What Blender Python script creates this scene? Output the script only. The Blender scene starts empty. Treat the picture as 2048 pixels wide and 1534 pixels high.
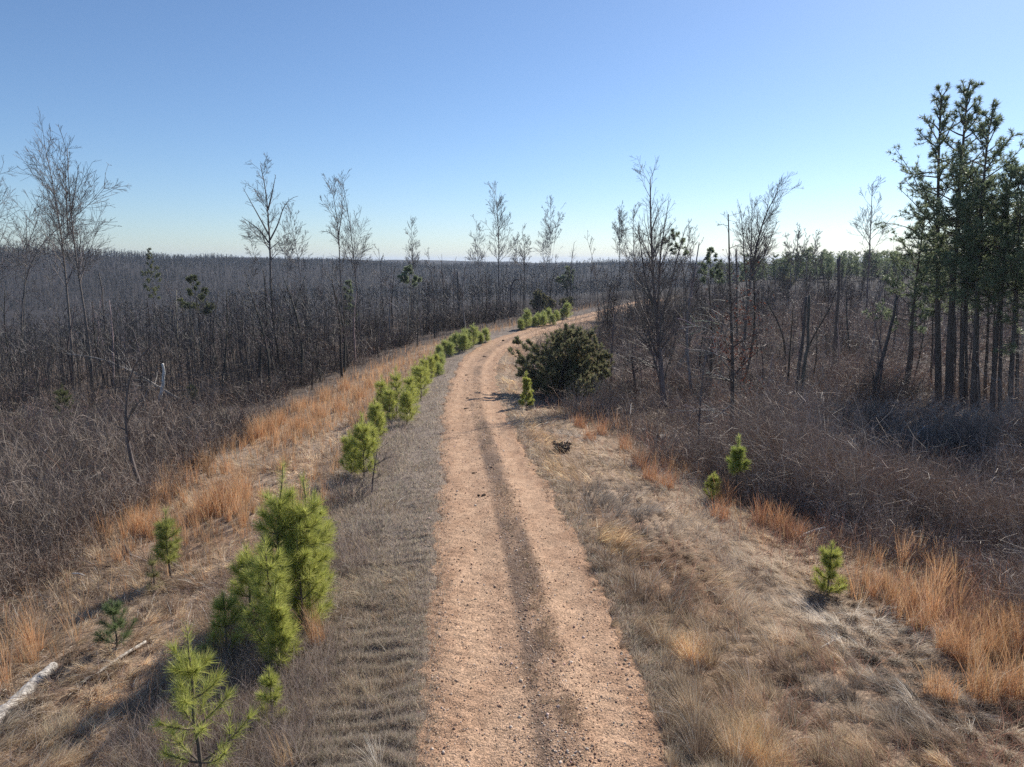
import bpy, math
import numpy as np
from mathutils import Vector

# ------------------------------------------------------------------ camera, sky, sun, exposure
SC = bpy.context.scene
COL = SC.collection
FPX = 1365.0                      # focal length in pixels of a 2048 wide picture
PITCH = math.atan((767 - 520) / FPX)
HC = 6.0                          # height of the camera above the road

cam_d = bpy.data.cameras.new('camera')
cam_d.sensor_width = 36.0
cam_d.lens = 36.0 * FPX / 2048.0
cam_d.clip_start = 0.1
cam_d.clip_end = 20000
cam = bpy.data.objects.new('camera', cam_d)
COL.objects.link(cam)
cam.location = (0, 0, HC)
cam.rotation_euler = (math.pi / 2 - PITCH, 0, 0)
SC.camera = cam

SUN_AZ, SUN_EL = math.radians(41), math.radians(38)   # azimuth clockwise from +Y
world = bpy.data.worlds.new('World')
SC.world = world
world.use_nodes = True
wn = world.node_tree
sky = wn.nodes.new('ShaderNodeTexSky')
sky.sky_type = 'NISHITA'
sky.sun_disc = False
sky.sun_elevation = SUN_EL
sky.sun_rotation = SUN_AZ
sky.altitude = 100
sky.air_density = 0.9
sky.dust_density = 0.35
sky.ozone_density = 6.0
bg = wn.nodes['Background']
bg.inputs['Strength'].default_value = 0.09
wn.links.new(sky.outputs[0], bg.inputs['Color'])

sun_d = bpy.data.lights.new('sun', 'SUN')
sun_d.energy = 4.7
sun_d.angle = math.radians(0.55)
sun_d.color = (1.0, 0.94, 0.85)
sun = bpy.data.objects.new('sun', sun_d)
COL.objects.link(sun)
sv = Vector((math.sin(SUN_AZ) * math.cos(SUN_EL), math.cos(SUN_AZ) * math.cos(SUN_EL), math.sin(SUN_EL)))
sun.rotation_euler = sv.to_track_quat('Z', 'Y').to_euler()

SC.view_settings.view_transform = 'Standard'
SC.view_settings.look = 'None'
SC.view_settings.exposure = 0.55
SC.view_settings.gamma = 1.0
SC.cycles.max_bounces = 8
SC.cycles.diffuse_bounces = 5
SC.cycles.transmission_bounces = 6
SC.cycles.use_denoising = False
SC.cycles.sample_clamp_indirect = 1.5
SC.cycles.transparent_max_bounces = 4

# ------------------------------------------------------------------ noise and terrain
def _hash(ix, iy, seed):
    h = (ix.astype(np.int64) * 374761393 + iy.astype(np.int64) * 668265263 + seed * 1442695041) & 0xFFFFFFFF
    h = ((h ^ (h >> 13)) * 1274126177) & 0xFFFFFFFF
    h = (h ^ (h >> 16)) & 0xFFFFFF
    return h / float(0xFFFFFF)

def vnoise(x, y, seed=0):
    x = np.asarray(x, float); y = np.asarray(y, float)
    ix = np.floor(x); iy = np.floor(y)
    fx = x - ix; fy = y - iy
    fx = fx * fx * (3 - 2 * fx); fy = fy * fy * (3 - 2 * fy)
    a = _hash(ix, iy, seed); b = _hash(ix + 1, iy, seed)
    c = _hash(ix, iy + 1, seed); d = _hash(ix + 1, iy + 1, seed)
    return (a + (b - a) * fx) * (1 - fy) + (c + (d - c) * fx) * fy

def fbm(x, y, seed=0, octv=4):
    s = 0; amp = .5; f = 1.0; tot = 0
    for k in range(octv):
        s = s + amp * vnoise(x * f, y * f, seed + k * 17)
        tot += amp; amp *= .5; f *= 2.03
    return s / tot          # 0..1

def sstep(a, b, x):
    t = np.clip((x - a) / (b - a), 0, 1)
    return t * t * (3 - 2 * t)

EY = [-30, 0, 10, 16, 25, 35, 45, 55, 65, 80, 95, 110, 130, 200, 400]
EZ = [0, 0, 0, -.15, -.65, -1.2, -1.65, -1.7, -1.25, -.55, .15, .75, 1.15, 1.4, 1.4]
def smooth_interp(y, X, Z):
    y = np.asarray(y, float)
    return (np.interp(y - 2, X, Z) + np.interp(y, X, Z) * 2 + np.interp(y + 2, X, Z)) / 4
def E(y):
    return smooth_interp(y, EY, EZ)

CP, SP = math.cos(PITCH), math.sin(PITCH)
def ray(u, v):
    a = (u - 1024) / FPX; b = -(v - 767) / FPX
    return np.array((a, CP + b * SP, -SP + b * CP))

_S = np.concatenate((np.arange(3, 30, .15), np.geomspace(30, 900, 420)))
def march(u, v, hf, smax=900):
    """where the ray through a picture point first meets the height field hf"""
    d = ray(u, v)
    S = _S[_S <= smax]
    below = HC + d[2] * S < hf(d[0] * S, d[1] * S)
    if not below.any():
        return d[0] * smax, d[1] * smax
    i = int(np.argmax(below))
    S = np.linspace(S[max(i - 1, 0)], S[i], 40)
    below = HC + d[2] * S < hf(d[0] * S, d[1] * S)
    s = S[int(np.argmax(below))]
    return float(d[0] * s), float(d[1] * s)

ROADPX = [(1534, 1095), (1400, 1076), (1300, 1057), (1200, 1040), (1100, 1018), (1009, 995), (950, 981), (900, 968),
          (850, 952), (800, 945), (750, 947), (720, 957), (700, 974), (680, 1008), (665, 1050), (650, 1103),
          (640, 1143), (630, 1190), (610, 1263), (590, 1340)]
_ry, _rx = [], []
for v, u in ROADPX:
    x, y = march(u, v, lambda x, y: E(y) + 0 * x); _ry.append(y); _rx.append(x)
_ry = [-30, 0] + _ry + [_ry[-1] + 40, _ry[-1] + 400]
_rx = [.6, .6] + _rx + [_rx[-1] + 24, _rx[-1] + 330]
def XR(y):
    y = np.asarray(y, float)
    w = np.clip(y * .05, .3, 5)
    return sum(np.interp(y + k * w, _ry, _rx) for k in (-1.5, -.75, 0, .75, 1.5)) / 5
_yy = np.linspace(-30, 600, 2500)
_sl = np.gradient(XR(_yy), _yy)
def LAT(x, y):
    """signed distance from the road's middle line, left negative"""
    return (np.asarray(x, float) - XR(y)) / np.sqrt(1 + np.interp(y, _yy, _sl) ** 2)

def HROAD(y, t):
    return E(y) - .03 * np.clip((np.abs(t) - .3), 0, 3) 

def H0(x, y):
    """ground height without the small bumps"""
    x = np.asarray(x, float); y = np.asarray(y, float)
    t = LAT(x, y)
    e = E(y)
    d = -t
    left = np.interp(d, [0, 1.7, 4, 9, 14, 30, 60, 110, 220, 400, 5000], [0, -.02, -.25, -1.15, -1.7, -3.1, -6.2, -11.5, -19, -22, -22])
    right = np.interp(t, [0, 1.7, 4, 7, 12, 25, 45, 80, 150, 5000], [0, -.02, -.22, -.6, -.7, -.3, .5, 1.5, 2.1, 2.1])
    h = e + np.where(t < 0, left, right)
    r = np.hypot(x, y)
    far = sstep(380, 850, r)
    ang = np.arctan2(x, y)
    ridge = -8.6 + 21 * fbm(ang * 5 + 11, r * .0012, 5, 4) + np.interp(ang, [-.75, -.4, -.1, .1, .4, .8], [3.2, 2.2, -3.2, -5.2, -3, -1])
    h = h * (1 - far) + ridge * far
    h = h - 40 * sstep(1300, 4000, r)
    h = h + (fbm(x * .03, y * .03, 21, 3) - .5) * 2.4 * sstep(6, 40, np.abs(t)) + (fbm(x * .006, y * .006, 29, 3) - .5) * 20 * sstep(90, 350, np.abs(t)) * (1 - .6 * far)
    return h

BLY = [6, 9, 11, 14, 18, 24, 35, 50, 62, 75, 95, 120]
BLT = [-13, -11, -9.3, -8.8, -10, -11.2, -10.2, -9.4, -8.2, -6, -5, -4]
BRY = [6, 9, 11, 15, 18, 25, 32, 40, 60, 120]
BRT = [12, 10.5, 9.2, 7.9, 7.2, 6, 5, 3.6, 3.0, 3.0]
def brush_mask(x, y, t=None):
    t = LAT(x, y) if t is None else t
    n = (fbm(x * .35, y * .35, 44, 3) - .5) * 3.0
    bl = np.interp(y, BLY, BLT); br = np.interp(y, BRY, BRT)
    return np.maximum(sstep(-.8, 1.2, bl - t + n), sstep(-.8, 1.2, t - br + n))

def HW(y):
    return np.interp(y, [0, 8, 20, 40, 60], [1.62, 1.6, 1.48, 1.36, 1.4])

def H(x, y):
    x = np.asarray(x, float); y = np.asarray(y, float)
    h = H0(x, y); t = LAT(x, y); at = np.abs(t)
    edge = sstep(1.5, 2.4, at)
    ridges = np.sin(y * 2 * np.pi / .33 + 9 * fbm(x * .9, y * .7, 71, 3)) * sstep(3.6, 2.6, -t) * sstep(1.5, 1.9, -t) * .034 * sstep(.36, .54, fbm(x * .7, y * .45, 76, 3))
    h = h + edge * ((fbm(x * 1.1, y * 1.1, 3, 4) - .5) * .22 + (fbm(x * 5, y * 5, 4, 2) - .5) * .06) + ridges
    h = h - .09 * (1 - sstep(1.2, 1.75, at))
    return h

def hit(u, v, smax=900):
    x, y = march(u, v, H, smax)
    return np.array((x, y, float(H(x, y))))

def at_depth(u, v, y):
    d = ray(u, v); s = y / d[1]
    return np.array((d[0] * s, y, HC + d[2] * s))

# ------------------------------------------------------------------ mesh helpers
class MB:
    """collects vertices, faces and a colour per vertex, and links them as ONE mesh object"""
    def __init__(self):
        self.v = []; self.q = []; self.t = []; self.c = []; self.n = 0
    def add(self, verts, quads=None, tris=None, col=(.1, .1, .1)):
        verts = np.asarray(verts, np.float32).reshape(-1, 3)
        self.v.append(verts)
        col = np.asarray(col, np.float32)
        if col.ndim == 1:
            col = np.tile(col, (len(verts), 1))
        self.c.append(col)
        if quads is not None and len(quads): self.q.append(np.asarray(quads, np.int64) + self.n)
        if tris is not None and len(tris): self.t.append(np.asarray(tris, np.int64) + self.n)
        self.n += len(verts)
        return self
    def mesh(self, name, m, smooth=False):
        me = bpy.data.meshes.new(name)
        V = np.concatenate(self.v); C = np.concatenate(self.c)
        Q = np.concatenate(self.q) if self.q else np.zeros((0, 4), np.int64)
        T = np.concatenate(self.t) if self.t else np.zeros((0, 3), np.int64)
        me.vertices.add(len(V)); me.vertices.foreach_set('co', V.ravel())
        nl = len(Q) * 4 + len(T) * 3
        me.loops.add(nl)
        me.loops.foreach_set('vertex_index', np.concatenate((Q.ravel(), T.ravel())).astype(np.int32))
        me.polygons.add(len(Q) + len(T))
        st = np.concatenate((np.arange(len(Q)) * 4, len(Q) * 4 + np.arange(len(T)) * 3)).astype(np.int32)
        me.polygons.foreach_set('loop_start', st)
        if smooth:
            me.polygons.foreach_set('use_smooth', np.ones(len(Q) + len(T), bool))
        a = me.attributes.new('tint', 'FLOAT_COLOR', 'POINT')
        a.data.foreach_set('color', np.concatenate((C, np.ones((len(C), 1), np.float32)), 1).ravel())
        me.materials.append(m)
        me.update(calc_edges=True)
        return me
    def build(self, name, m, parent=None, smooth=False, **props):
        o = bpy.data.objects.new(name, self.mesh(name, m, smooth))
        COL.objects.link(o)
        if parent is not None: o.parent = parent
        for k, val in props.items(): o[k] = val
        return o

def tag(o, label, cat, group=None):
    o['label'] = label; o['category'] = cat
    if group: o['group'] = group
    return o

def thing(name, label, cat, loc=(0, 0, 0), group=None):
    o = bpy.data.objects.new(name, None)
    o.empty_display_size = .2
    COL.objects.link(o)
    o.location = [float(c) for c in loc]
    return tag(o, label, cat, group)

def dup(root, loc, rz=0, sc=1, label=None, group=None, tilt=0):
    r = root.copy(); COL.objects.link(r)
    r.location = [float(c) for c in loc]; r.rotation_euler = (tilt, 0, rz)
    r.scale = (sc, sc, sc) if np.isscalar(sc) else sc
    if label: r['label'] = label
    if group: r['group'] = group
    for ch in root.children:
        c = ch.copy(); COL.objects.link(c); c.parent = r
    return r

def nrm(a):
    return a / np.maximum(np.linalg.norm(a, axis=-1, keepdims=True), 1e-9)

def tubes(mb, P, R, k=4, col=(.1, .1, .1), seed=0, cap=True):
    """P (M,N,3) centre lines, R (M,N) radii, k sides"""
    P = np.asarray(P, float); R = np.asarray(R, float)
    if P.ndim == 2: P = P[None]; R = R[None]
    M, N = P.shape[:2]
    if M == 0: return
    T = np.empty_like(P)
    T[:, 1:-1] = P[:, 2:] - P[:, :-2]; T[:, 0] = P[:, 1] - P[:, 0]; T[:, -1] = P[:, -1] - P[:, -2]
    T = nrm(T)
    m = nrm(P[:, -1] - P[:, 0])
    ref = np.where(np.abs(m[:, 2:3]) < .8, np.array([[0, 0, 1.]]), np.array([[1., 0, 0]]))
    ref = nrm(np.cross(m, ref))[:, None, :]
    U = nrm(ref - (ref * T).sum(-1, keepdims=True) * T); W = np.cross(T, U)
    a = np.arange(k) * 2 * np.pi / k
    V = P[:, :, None] + R[:, :, None, None] * (np.cos(a)[None, None, :, None] * U[:, :, None] + np.sin(a)[None, None, :, None] * W[:, :, None])
    idx = np.arange(M * N * k).reshape(M, N, k)
    q = np.stack((idx[:, :-1], np.roll(idx[:, :-1], -1, 2), np.roll(idx[:, 1:], -1, 2), idx[:, 1:]), -1).reshape(-1, 4)
    col = np.asarray(col, float)
    if col.ndim == 2: col = np.repeat(col, N * k, 0)
    t = None
    if cap and k >= 3:
        top = idx[:, -1]
        t = np.concatenate([np.stack((top[:, 0], top[:, j], top[:, j + 1]), -1) for j in range(1, k - 1)])
    mb.add(V.reshape(-1, 3), q, t, col)

def ribbons(mb, P, Wd, rng, col, side=None):
    """flat blades: P (M,N,3), Wd (M,N) full widths"""
    M, N = P.shape[:2]
    if M == 0: return
    d = nrm(P[:, -1] - P[:, 0])
    if side is None:
        side = nrm(np.cross(d, rng.normal(size=(M, 3))))
    S = side[:, None] * Wd[..., None] * .5
    V = np.stack((P - S, P + S), 2)
    idx = np.arange(M * N * 2).reshape(M, N, 2)
    q = np.stack((idx[:, :-1, 0], idx[:, :-1, 1], idx[:, 1:, 1], idx[:, 1:, 0]), -1).reshape(-1, 4)
    col = np.asarray(col, float)
    if col.ndim == 2: col = np.repeat(col, N * 2, 0)
    mb.add(V.reshape(-1, 3), q, None, col)

def branch(rng, P, R, n, u, ang, L, npts=4, trop=0., wig=.15, rr=.6, rtip=.35, rmin=.004, weight=None, flat=0.):
    """n new lines that leave the parent lines P; L = length range as a share of the parent's length times a taper, or absolute array"""
    M, N = P.shape[:2]
    plen = np.linalg.norm(np.diff(P, axis=1), axis=-1).sum(1)
    p = plen / plen.sum() if weight is None else weight
    idx = rng.choice(M, n, p=p)
    uu = rng.uniform(u[0], u[1], n)
    f = uu * (N - 1) * .9999; i = f.astype(int); fr = (f - i)[:, None]
    pos = P[idx, i] * (1 - fr) + P[idx, i + 1] * fr
    tan = nrm(P[idx, i + 1] - P[idx, i])
    rad = R[idx, i] * (1 - fr[:, 0]) + R[idx, i + 1] * fr[:, 0]
    rv = rng.normal(size=(n, 3)); rv[:, 2] *= (1 - flat)
    perp = nrm(rv - (rv * tan).sum(-1, keepdims=True) * tan)
    a = np.radians(rng.uniform(ang[0], ang[1], n))[:, None]
    d = np.cos(a) * tan + np.sin(a) * perp
    if np.isscalar(L) or isinstance(L, tuple):
        L = rng.uniform(L[0], L[1], n) * plen[idx] * (1.15 - .75 * uu)
    else:
        L = np.asarray(L)
    step = (L / (npts - 1))[:, None]
    pts = [pos]; cur = pos
    for k in range(npts - 1):
        cur = cur + d * step
        pts.append(cur)
        d = nrm(d + np.array([0, 0, trop]) + rng.normal(size=(n, 3)) * wig)
    r0 = np.maximum(rad * rr * rng.uniform(.7, 1, n), rmin)
    RR = np.maximum(r0[:, None] * np.linspace(1, rtip, npts)[None], rmin)
    return np.stack(pts, 1), RR, uu

def polyline(pts, n, rng=None, wig=0.):
    """resample control points to n points along a smooth curve"""
    pts = np.asarray(pts, float)
    s = np.concatenate(([0], np.cumsum(np.linalg.norm(np.diff(pts, axis=0), axis=1))))
    x = np.linspace(0, s[-1], n)
    o = np.stack([np.interp(x, s, pts[:, k]) for k in range(3)], 1)
    for _ in range(2):
        o[1:-1] = (o[:-2] + 2 * o[1:-1] + o[2:]) / 4
    if wig and rng is not None:
        w = np.cumsum(rng.normal(size=(n, 3)) * wig, 0); w -= np.linspace(0, 1, n)[:, None] * w[-1]
        w[:, 2] = 0
        o = o + w
    return o

def vary(rng, base, n, amt=.25, hue=.08):
    b = np.asarray(base, float)[None]
    return np.clip(b * (1 + rng.normal(size=(n, 1)) * amt) * (1 + rng.normal(size=(n, 3)) * hue), .004, .9)

def mixcol(rng, cols, w, n, amt=.22, hue=.06):
    i = rng.choice(len(cols), n, p=np.array(w) / sum(w))
    return vary(rng, (1, 1, 1), n, amt, hue) * np.array(cols)[i]

# ------------------------------------------------------------------ materials
def new_mat(name):
    m = bpy.data.materials.new(name); m.use_nodes = True
    nt = m.node_tree
    for n in list(nt.nodes): nt.nodes.remove(n)
    out = nt.nodes.new('ShaderNodeOutputMaterial')
    return m, nt, out

def node(nt, kind, **kw):
    n = nt.nodes.new(kind)
    for k, v in kw.items():
        if k in n.inputs.keys(): n.inputs[k].default_value = v
        else: setattr(n, k, v)
    return n

def leaf_mat(name, trans=.35, rough=.6, spec=.25):
    """thin growth (grass, needles, leaves): colour per blade, some light passes through"""
    m, nt, out = new_mat(name)
    at = node(nt, 'ShaderNodeAttribute', attribute_name='tint')
    pb = node(nt, 'ShaderNodeBsdfPrincipled', Roughness=rough)
    pb.inputs['Specular IOR Level'].default_value = spec
    tr = node(nt, 'ShaderNodeBsdfTranslucent')
    mx = node(nt, 'ShaderNodeMixShader'); mx.inputs[0].default_value = trans
    nt.links.new(at.outputs['Color'], pb.inputs['Base Color'])
    nt.links.new(at.outputs['Color'], tr.inputs['Color'])
    nt.links.new(pb.outputs[0], mx.inputs[1]); nt.links.new(tr.outputs[0], mx.inputs[2])
    nt.links.new(mx.outputs[0], out.inputs['Surface'])
    return m

def bark_mat(name, scale=9., rough=.75, spec=.3, lo=.6, hi=1.45):
    m, nt, out = new_mat(name)
    at = node(nt, 'ShaderNodeAttribute', attribute_name='tint')
    tc = node(nt, 'ShaderNodeTexCoord')
    mp = node(nt, 'ShaderNodeMapping'); mp.inputs['Scale'].default_value = (1, 1, .22)
    nz = node(nt, 'ShaderNodeTexNoise', Scale=scale, Detail=5.)
    rm = node(nt, 'ShaderNodeMapRange'); rm.inputs[1].default_value = .3; rm.inputs[2].default_value = .7
    rm.inputs[3].default_value = lo; rm.inputs[4].default_value = hi
    mu = node(nt, 'ShaderNodeMix', data_type='RGBA', blend_type='MULTIPLY'); mu.inputs[0].default_value = 1
    bp = node(nt, 'ShaderNodeBump'); bp.inputs['Strength'].default_value = .5; bp.inputs['Distance'].default_value = .03
    pb = node(nt, 'ShaderNodeBsdfPrincipled', Roughness=rough)
    pb.inputs['Specular IOR Level'].default_value = spec
    L = nt.links.new
    L(tc.outputs['Object'], mp.inputs[0]); L(mp.outputs[0], nz.inputs['Vector']); L(nz.outputs[0], rm.inputs[0])
    L(at.outputs['Color'], mu.inputs[6]); L(rm.outputs[0], mu.inputs[7])
    L(mu.outputs[2], pb.inputs['Base Color']); L(nz.outputs[0], bp.inputs['Height']); L(bp.outputs[0], pb.inputs['Normal'])
    L(pb.outputs[0], out.inputs['Surface'])
    return m

def twig_mat(name, rough=.45, spec=.5):
    m, nt, out = new_mat(name)
    at = node(nt, 'ShaderNodeAttribute', attribute_name='tint')
    pb = node(nt, 'ShaderNodeBsdfPrincipled', Roughness=rough)
    pb.inputs['Specular IOR Level'].default_value = spec
    nt.links.new(at.outputs['Color'], pb.inputs['Base Color'])
    nt.links.new(pb.outputs[0], out.inputs['Surface'])
    return m

def soil_mat(name):
    """ground: the growth zones sit in the vertex colour, broken up by leaf litter and bare patches"""
    m, nt, out = new_mat(name); L = nt.links.new
    at = node(nt, 'ShaderNodeAttribute', attribute_name='tint')
    tc = node(nt, 'ShaderNodeTexCoord')
    n1 = node(nt, 'ShaderNodeTexNoise', Scale=14., Detail=8.); n1.inputs['Roughness'].default_value = .7
    n2 = node(nt, 'ShaderNodeTexNoise', Scale=1.3, Detail=5.)
    L(tc.outputs['Object'], n1.inputs['Vector']); L(tc.outputs['Object'], n2.inputs['Vector'])
    r1 = node(nt, 'ShaderNodeMapRange'); r1.inputs[1].default_value = .3; r1.inputs[2].default_value = .72; r1.inputs[3].default_value = .45; r1.inputs[4].default_value = 1.6
    r2 = node(nt, 'ShaderNodeMapRange'); r2.inputs[1].default_value = .3; r2.inputs[2].default_value = .7; r2.inputs[3].default_value = .75; r2.inputs[4].default_value = 1.25
    L(n1.outputs[0], r1.inputs[0]); L(n2.outputs[0], r2.inputs[0])
    mm = node(nt, 'ShaderNodeMath', operation='MULTIPLY'); L(r1.outputs[0], mm.inputs[0]); L(r2.outputs[0], mm.inputs[1])
    mu = node(nt, 'ShaderNodeMix', data_type='RGBA', blend_type='MULTIPLY'); mu.inputs[0].default_value = 1
    L(at.outputs['Color'], mu.inputs[6]); L(mm.outputs[0], mu.inputs[7])
    bp = node(nt, 'ShaderNodeBump'); bp.inputs['Strength'].default_value = .8; bp.inputs['Distance'].default_value = .04
    L(n1.outputs[0], bp.inputs['Height'])
    pb = node(nt, 'ShaderNodeBsdfPrincipled', Roughness=.95); pb.inputs['Specular IOR Level'].default_value = .1
    L(mu.outputs[2], pb.inputs['Base Color']); L(bp.outputs[0], pb.inputs['Normal']); L(pb.outputs[0], out.inputs['Surface'])
    return m

def gravel_mat(name):
    m, nt, out = new_mat(name); L = nt.links.new
    at = node(nt, 'ShaderNodeAttribute', attribute_name='tint')
    tc = node(nt, 'ShaderNodeTexCoord')
    vo = node(nt, 'ShaderNodeTexVoronoi', Scale=52.)
    vo2 = node(nt, 'ShaderNodeTexVoronoi', Scale=24.)
    nz = node(nt, 'ShaderNodeTexNoise', Scale=6., Detail=8.); nz.inputs['Roughness'].default_value = .72
    for n in (vo, vo2, nz): L(tc.outputs['Object'], n.inputs['Vector'])
    sep = node(nt, 'ShaderNodeSeparateColor'); L(vo.outputs['Color'], sep.inputs[0])
    r1 = node(nt, 'ShaderNodeMapRange'); r1.inputs[3].default_value = .62; r1.inputs[4].default_value = 1.4; L(sep.outputs[0], r1.inputs[0])
    r2 = node(nt, 'ShaderNodeMapRange'); r2.inputs[1].default_value = .32; r2.inputs[2].default_value = .7; r2.inputs[3].default_value = .72; r2.inputs[4].default_value = 1.25; L(nz.outputs[0], r2.inputs[0])
    mm = node(nt, 'ShaderNodeMath', operation='MULTIPLY'); L(r1.outputs[0], mm.inputs[0]); L(r2.outputs[0], mm.inputs[1])
    mu = node(nt, 'ShaderNodeMix', data_type='RGBA', blend_type='MULTIPLY'); mu.inputs[0].default_value = 1
    L(at.outputs['Color'], mu.inputs[6]); L(mm.outputs[0], mu.inputs[7])
    ad = node(nt, 'ShaderNodeMath', operation='ADD'); L(vo.outputs['Distance'], ad.inputs[0]); L(vo2.outputs['Distance'], ad.inputs[1])
    iv = node(nt, 'ShaderNodeMath', operation='SUBTRACT'); iv.inputs[0].default_value = 1.5; L(ad.outputs[0], iv.inputs[1])
    bp = node(nt, 'ShaderNodeBump'); bp.inputs['Strength'].default_value = .7; bp.inputs['Distance'].default_value = .016
    L(iv.outputs[0], bp.inputs['Height'])
    pb = node(nt, 'ShaderNodeBsdfPrincipled', Roughness=.9); pb.inputs['Specular IOR Level'].default_value = .15
    L(mu.outputs[2], pb.inputs['Base Color']); L(bp.outputs[0], pb.inputs['Normal']); L(pb.outputs[0], out.inputs['Surface'])
    return m

M_SOIL = soil_mat('soil_and_litter')
M_ROAD = gravel_mat('tan_gravel')
M_STONE = twig_mat('gravel_stone', .9, .15)
M_GRASS = leaf_mat('dry_grass_blade', .45, .6, .2)
M_NEEDLE = leaf_mat('pine_needle', .5, .45, .35)
M_CEDAR = leaf_mat('cedar_scale_leaf', .35, .7, .1)
M_LEAF = leaf_mat('dry_leaf', .4, .6, .2)
M_BARK = bark_mat('grey_bark')
M_PALE = bark_mat('weathered_wood', 16., .8, .2, .35, 1.3)
M_TWIG = twig_mat('twig', .6, .28)

# ------------------------------------------------------------------ ground: one sheet out to the horizon
def graded(a, b, kmin, kmax, c):
    k = np.arange(kmin, kmax + 1)
    return c + a * np.sinh(k / b)
gx = graded(4.6, 33., -232, 232, 0.)
gy = graded(4.6, 33., -46, 226, 12.)
GX, GY = np.meshgrid(gx, gy)
GZ = H(GX, GY)
GT = LAT(GX, GY)
bm_ = brush_mask(GX, GY, GT)
near = sstep(75, 55, np.hypot(GX, GY))
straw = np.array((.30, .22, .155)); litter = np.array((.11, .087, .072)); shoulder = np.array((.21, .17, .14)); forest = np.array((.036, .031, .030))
rusty = np.array((.26, .17, .11))
nn = fbm(GX * .5, GY * .5, 61, 4)[..., None]
gc = straw * (1 - sstep(.45, .62, nn)) + rusty * sstep(.45, .62, nn)
sh = (sstep(5.2, 4.0, np.abs(GT)) * (GT < 0))[..., None]
gc = gc * (1 - sh) + shoulder * sh
gc = gc * (1 - bm_[..., None]) + litter * bm_[..., None]
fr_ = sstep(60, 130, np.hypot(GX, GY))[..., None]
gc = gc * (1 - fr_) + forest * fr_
ny, nx = GX.shape
gi = np.arange(nx * ny).reshape(ny, nx)
gq = np.stack((gi[:-1, :-1], gi[:-1, 1:], gi[1:, 1:], gi[1:, :-1]), -1).reshape(-1, 4)
g = MB(); g.add(np.stack((GX, GY, GZ), -1), gq, None, gc.reshape(-1, 3))
g.build('ground', M_SOIL, smooth=True, kind='structure')

# ------------------------------------------------------------------ gravel road
ry = [-4.0]
while ry[-1] < 100: ry.append(ry[-1] + max(.05, .0045 * abs(ry[-1])))
ry = np.array(ry)
rt = np.linspace(-2.05, 2.05, 69)
RT, RY = np.meshgrid(rt, ry)
sl = np.interp(RY, _yy, _sl); cs = 1 / np.sqrt(1 + sl ** 2)
RX = XR(RY) + RT * cs; RYY = RY - RT * sl * cs
hw = HW(RY) + (fbm(RY * .8, RY * 0 + np.sign(RT) * 3, 81, 4) - .5) * .7 + (fbm(RX * 3, RYY * 3, 82, 2) - .5) * .5
at_ = np.abs(RT)
CS = .18                                   # the weedy middle strip sits a little right of the middle line
tr_ = np.exp(-((RT + .62) / .36) ** 2) + np.exp(-((RT - .92) / .34) ** 2)
RZ = E(RY) - .03 * np.clip(at_ - .3, 0, 3) + .012 - .045 * tr_ + (fbm(RX * 2.2, RYY * 2.2, 83, 4) - .5) * .05 + (vnoise(RX * 14, RYY * 14, 84) - .5) * .022
RZ += .009 * np.sin((RY + .45 * RT) * 2 * np.pi / .24 + 6 * fbm(RX * .8, RYY * .8, 88, 2)) * sstep(.46, .6, fbm(RX * .9, RYY * .35, 89, 3)) * sstep(.55, .85, at_)
RZ -= .16 * sstep(-.02, .30, at_ - hw)
tan_ = np.array((.445, .297, .196)); red_ = np.array((.33, .20, .125)); mid_ = np.array((.165, .112, .08))
n3 = fbm(RX * .9, RYY * .9, 85, 4); n4 = fbm(RX * 4, RYY * 2.2, 86, 3)
cst = np.exp(-((RT - CS) / .32) ** 6) * np.interp(RY, [0, 9, 16, 28, 45], [.95, .95, .95, .8, .55])
rc = tan_ * (.85 + .3 * n3[..., None]) * np.array((1, .985, .97))
wr = (sstep(.35, .7, n4) * .55 + .35 * sstep(.55, .9, at_ / np.maximum(hw, .5)))[..., None]
rc = rc * (1 - wr) + red_ * wr
wm = np.clip(cst * (.45 + .75 * sstep(.36, .56, fbm(RX * 1.2, RYY * .3, 90, 3))) * (.2 + 1.5 * fbm(RX * 2.6, RYY * 1.1, 87, 4)), 0, 1)[..., None]
rc = rc * (1 - wm) + mid_ * wm
ny, nx = RX.shape
gi = np.arange(nx * ny).reshape(ny, nx)
rq = np.stack((gi[:-1, :-1], gi[:-1, 1:], gi[1:, 1:], gi[1:, :-1]), -1).reshape(-1, 4)
r = MB(); r.add(np.stack((RX, RYY, RZ), -1), rq, None, rc.reshape(-1, 3))
r.build('road', M_ROAD, smooth=True, kind='structure')

def ROADZ(x, y):
    t = LAT(x, y)
    tr = np.exp(-((t + .62) / .36) ** 2) + np.exp(-((t - .92) / .34) ** 2)
    return E(y) - .03 * np.clip(np.abs(t) - .3, 0, 3) + .012 - .045 * tr + (fbm(x * 2.2, y * 2.2, 83, 4) - .5) * .05

def surf(x, y):
    t = np.abs(LAT(x, y))
    return np.where(t < 1.5, np.maximum(ROADZ(x, y), H(x, y)), H(x, y))

def scatter(rng, n, y0, y1, lat=.92, extra=2.0, power=1.0, h=6.6):
    """points on the ground, thinning with distance"""
    q = rng.uniform((h / y1) ** power, (h / y0) ** power, n) ** (1 / power)
    y = h / q
    x = rng.uniform(-1, 1, n) * (y * lat + extra)
    return x, y

def pix(x, y):
    return np.maximum(np.hypot(x, y), 5) / 682.0

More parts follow.
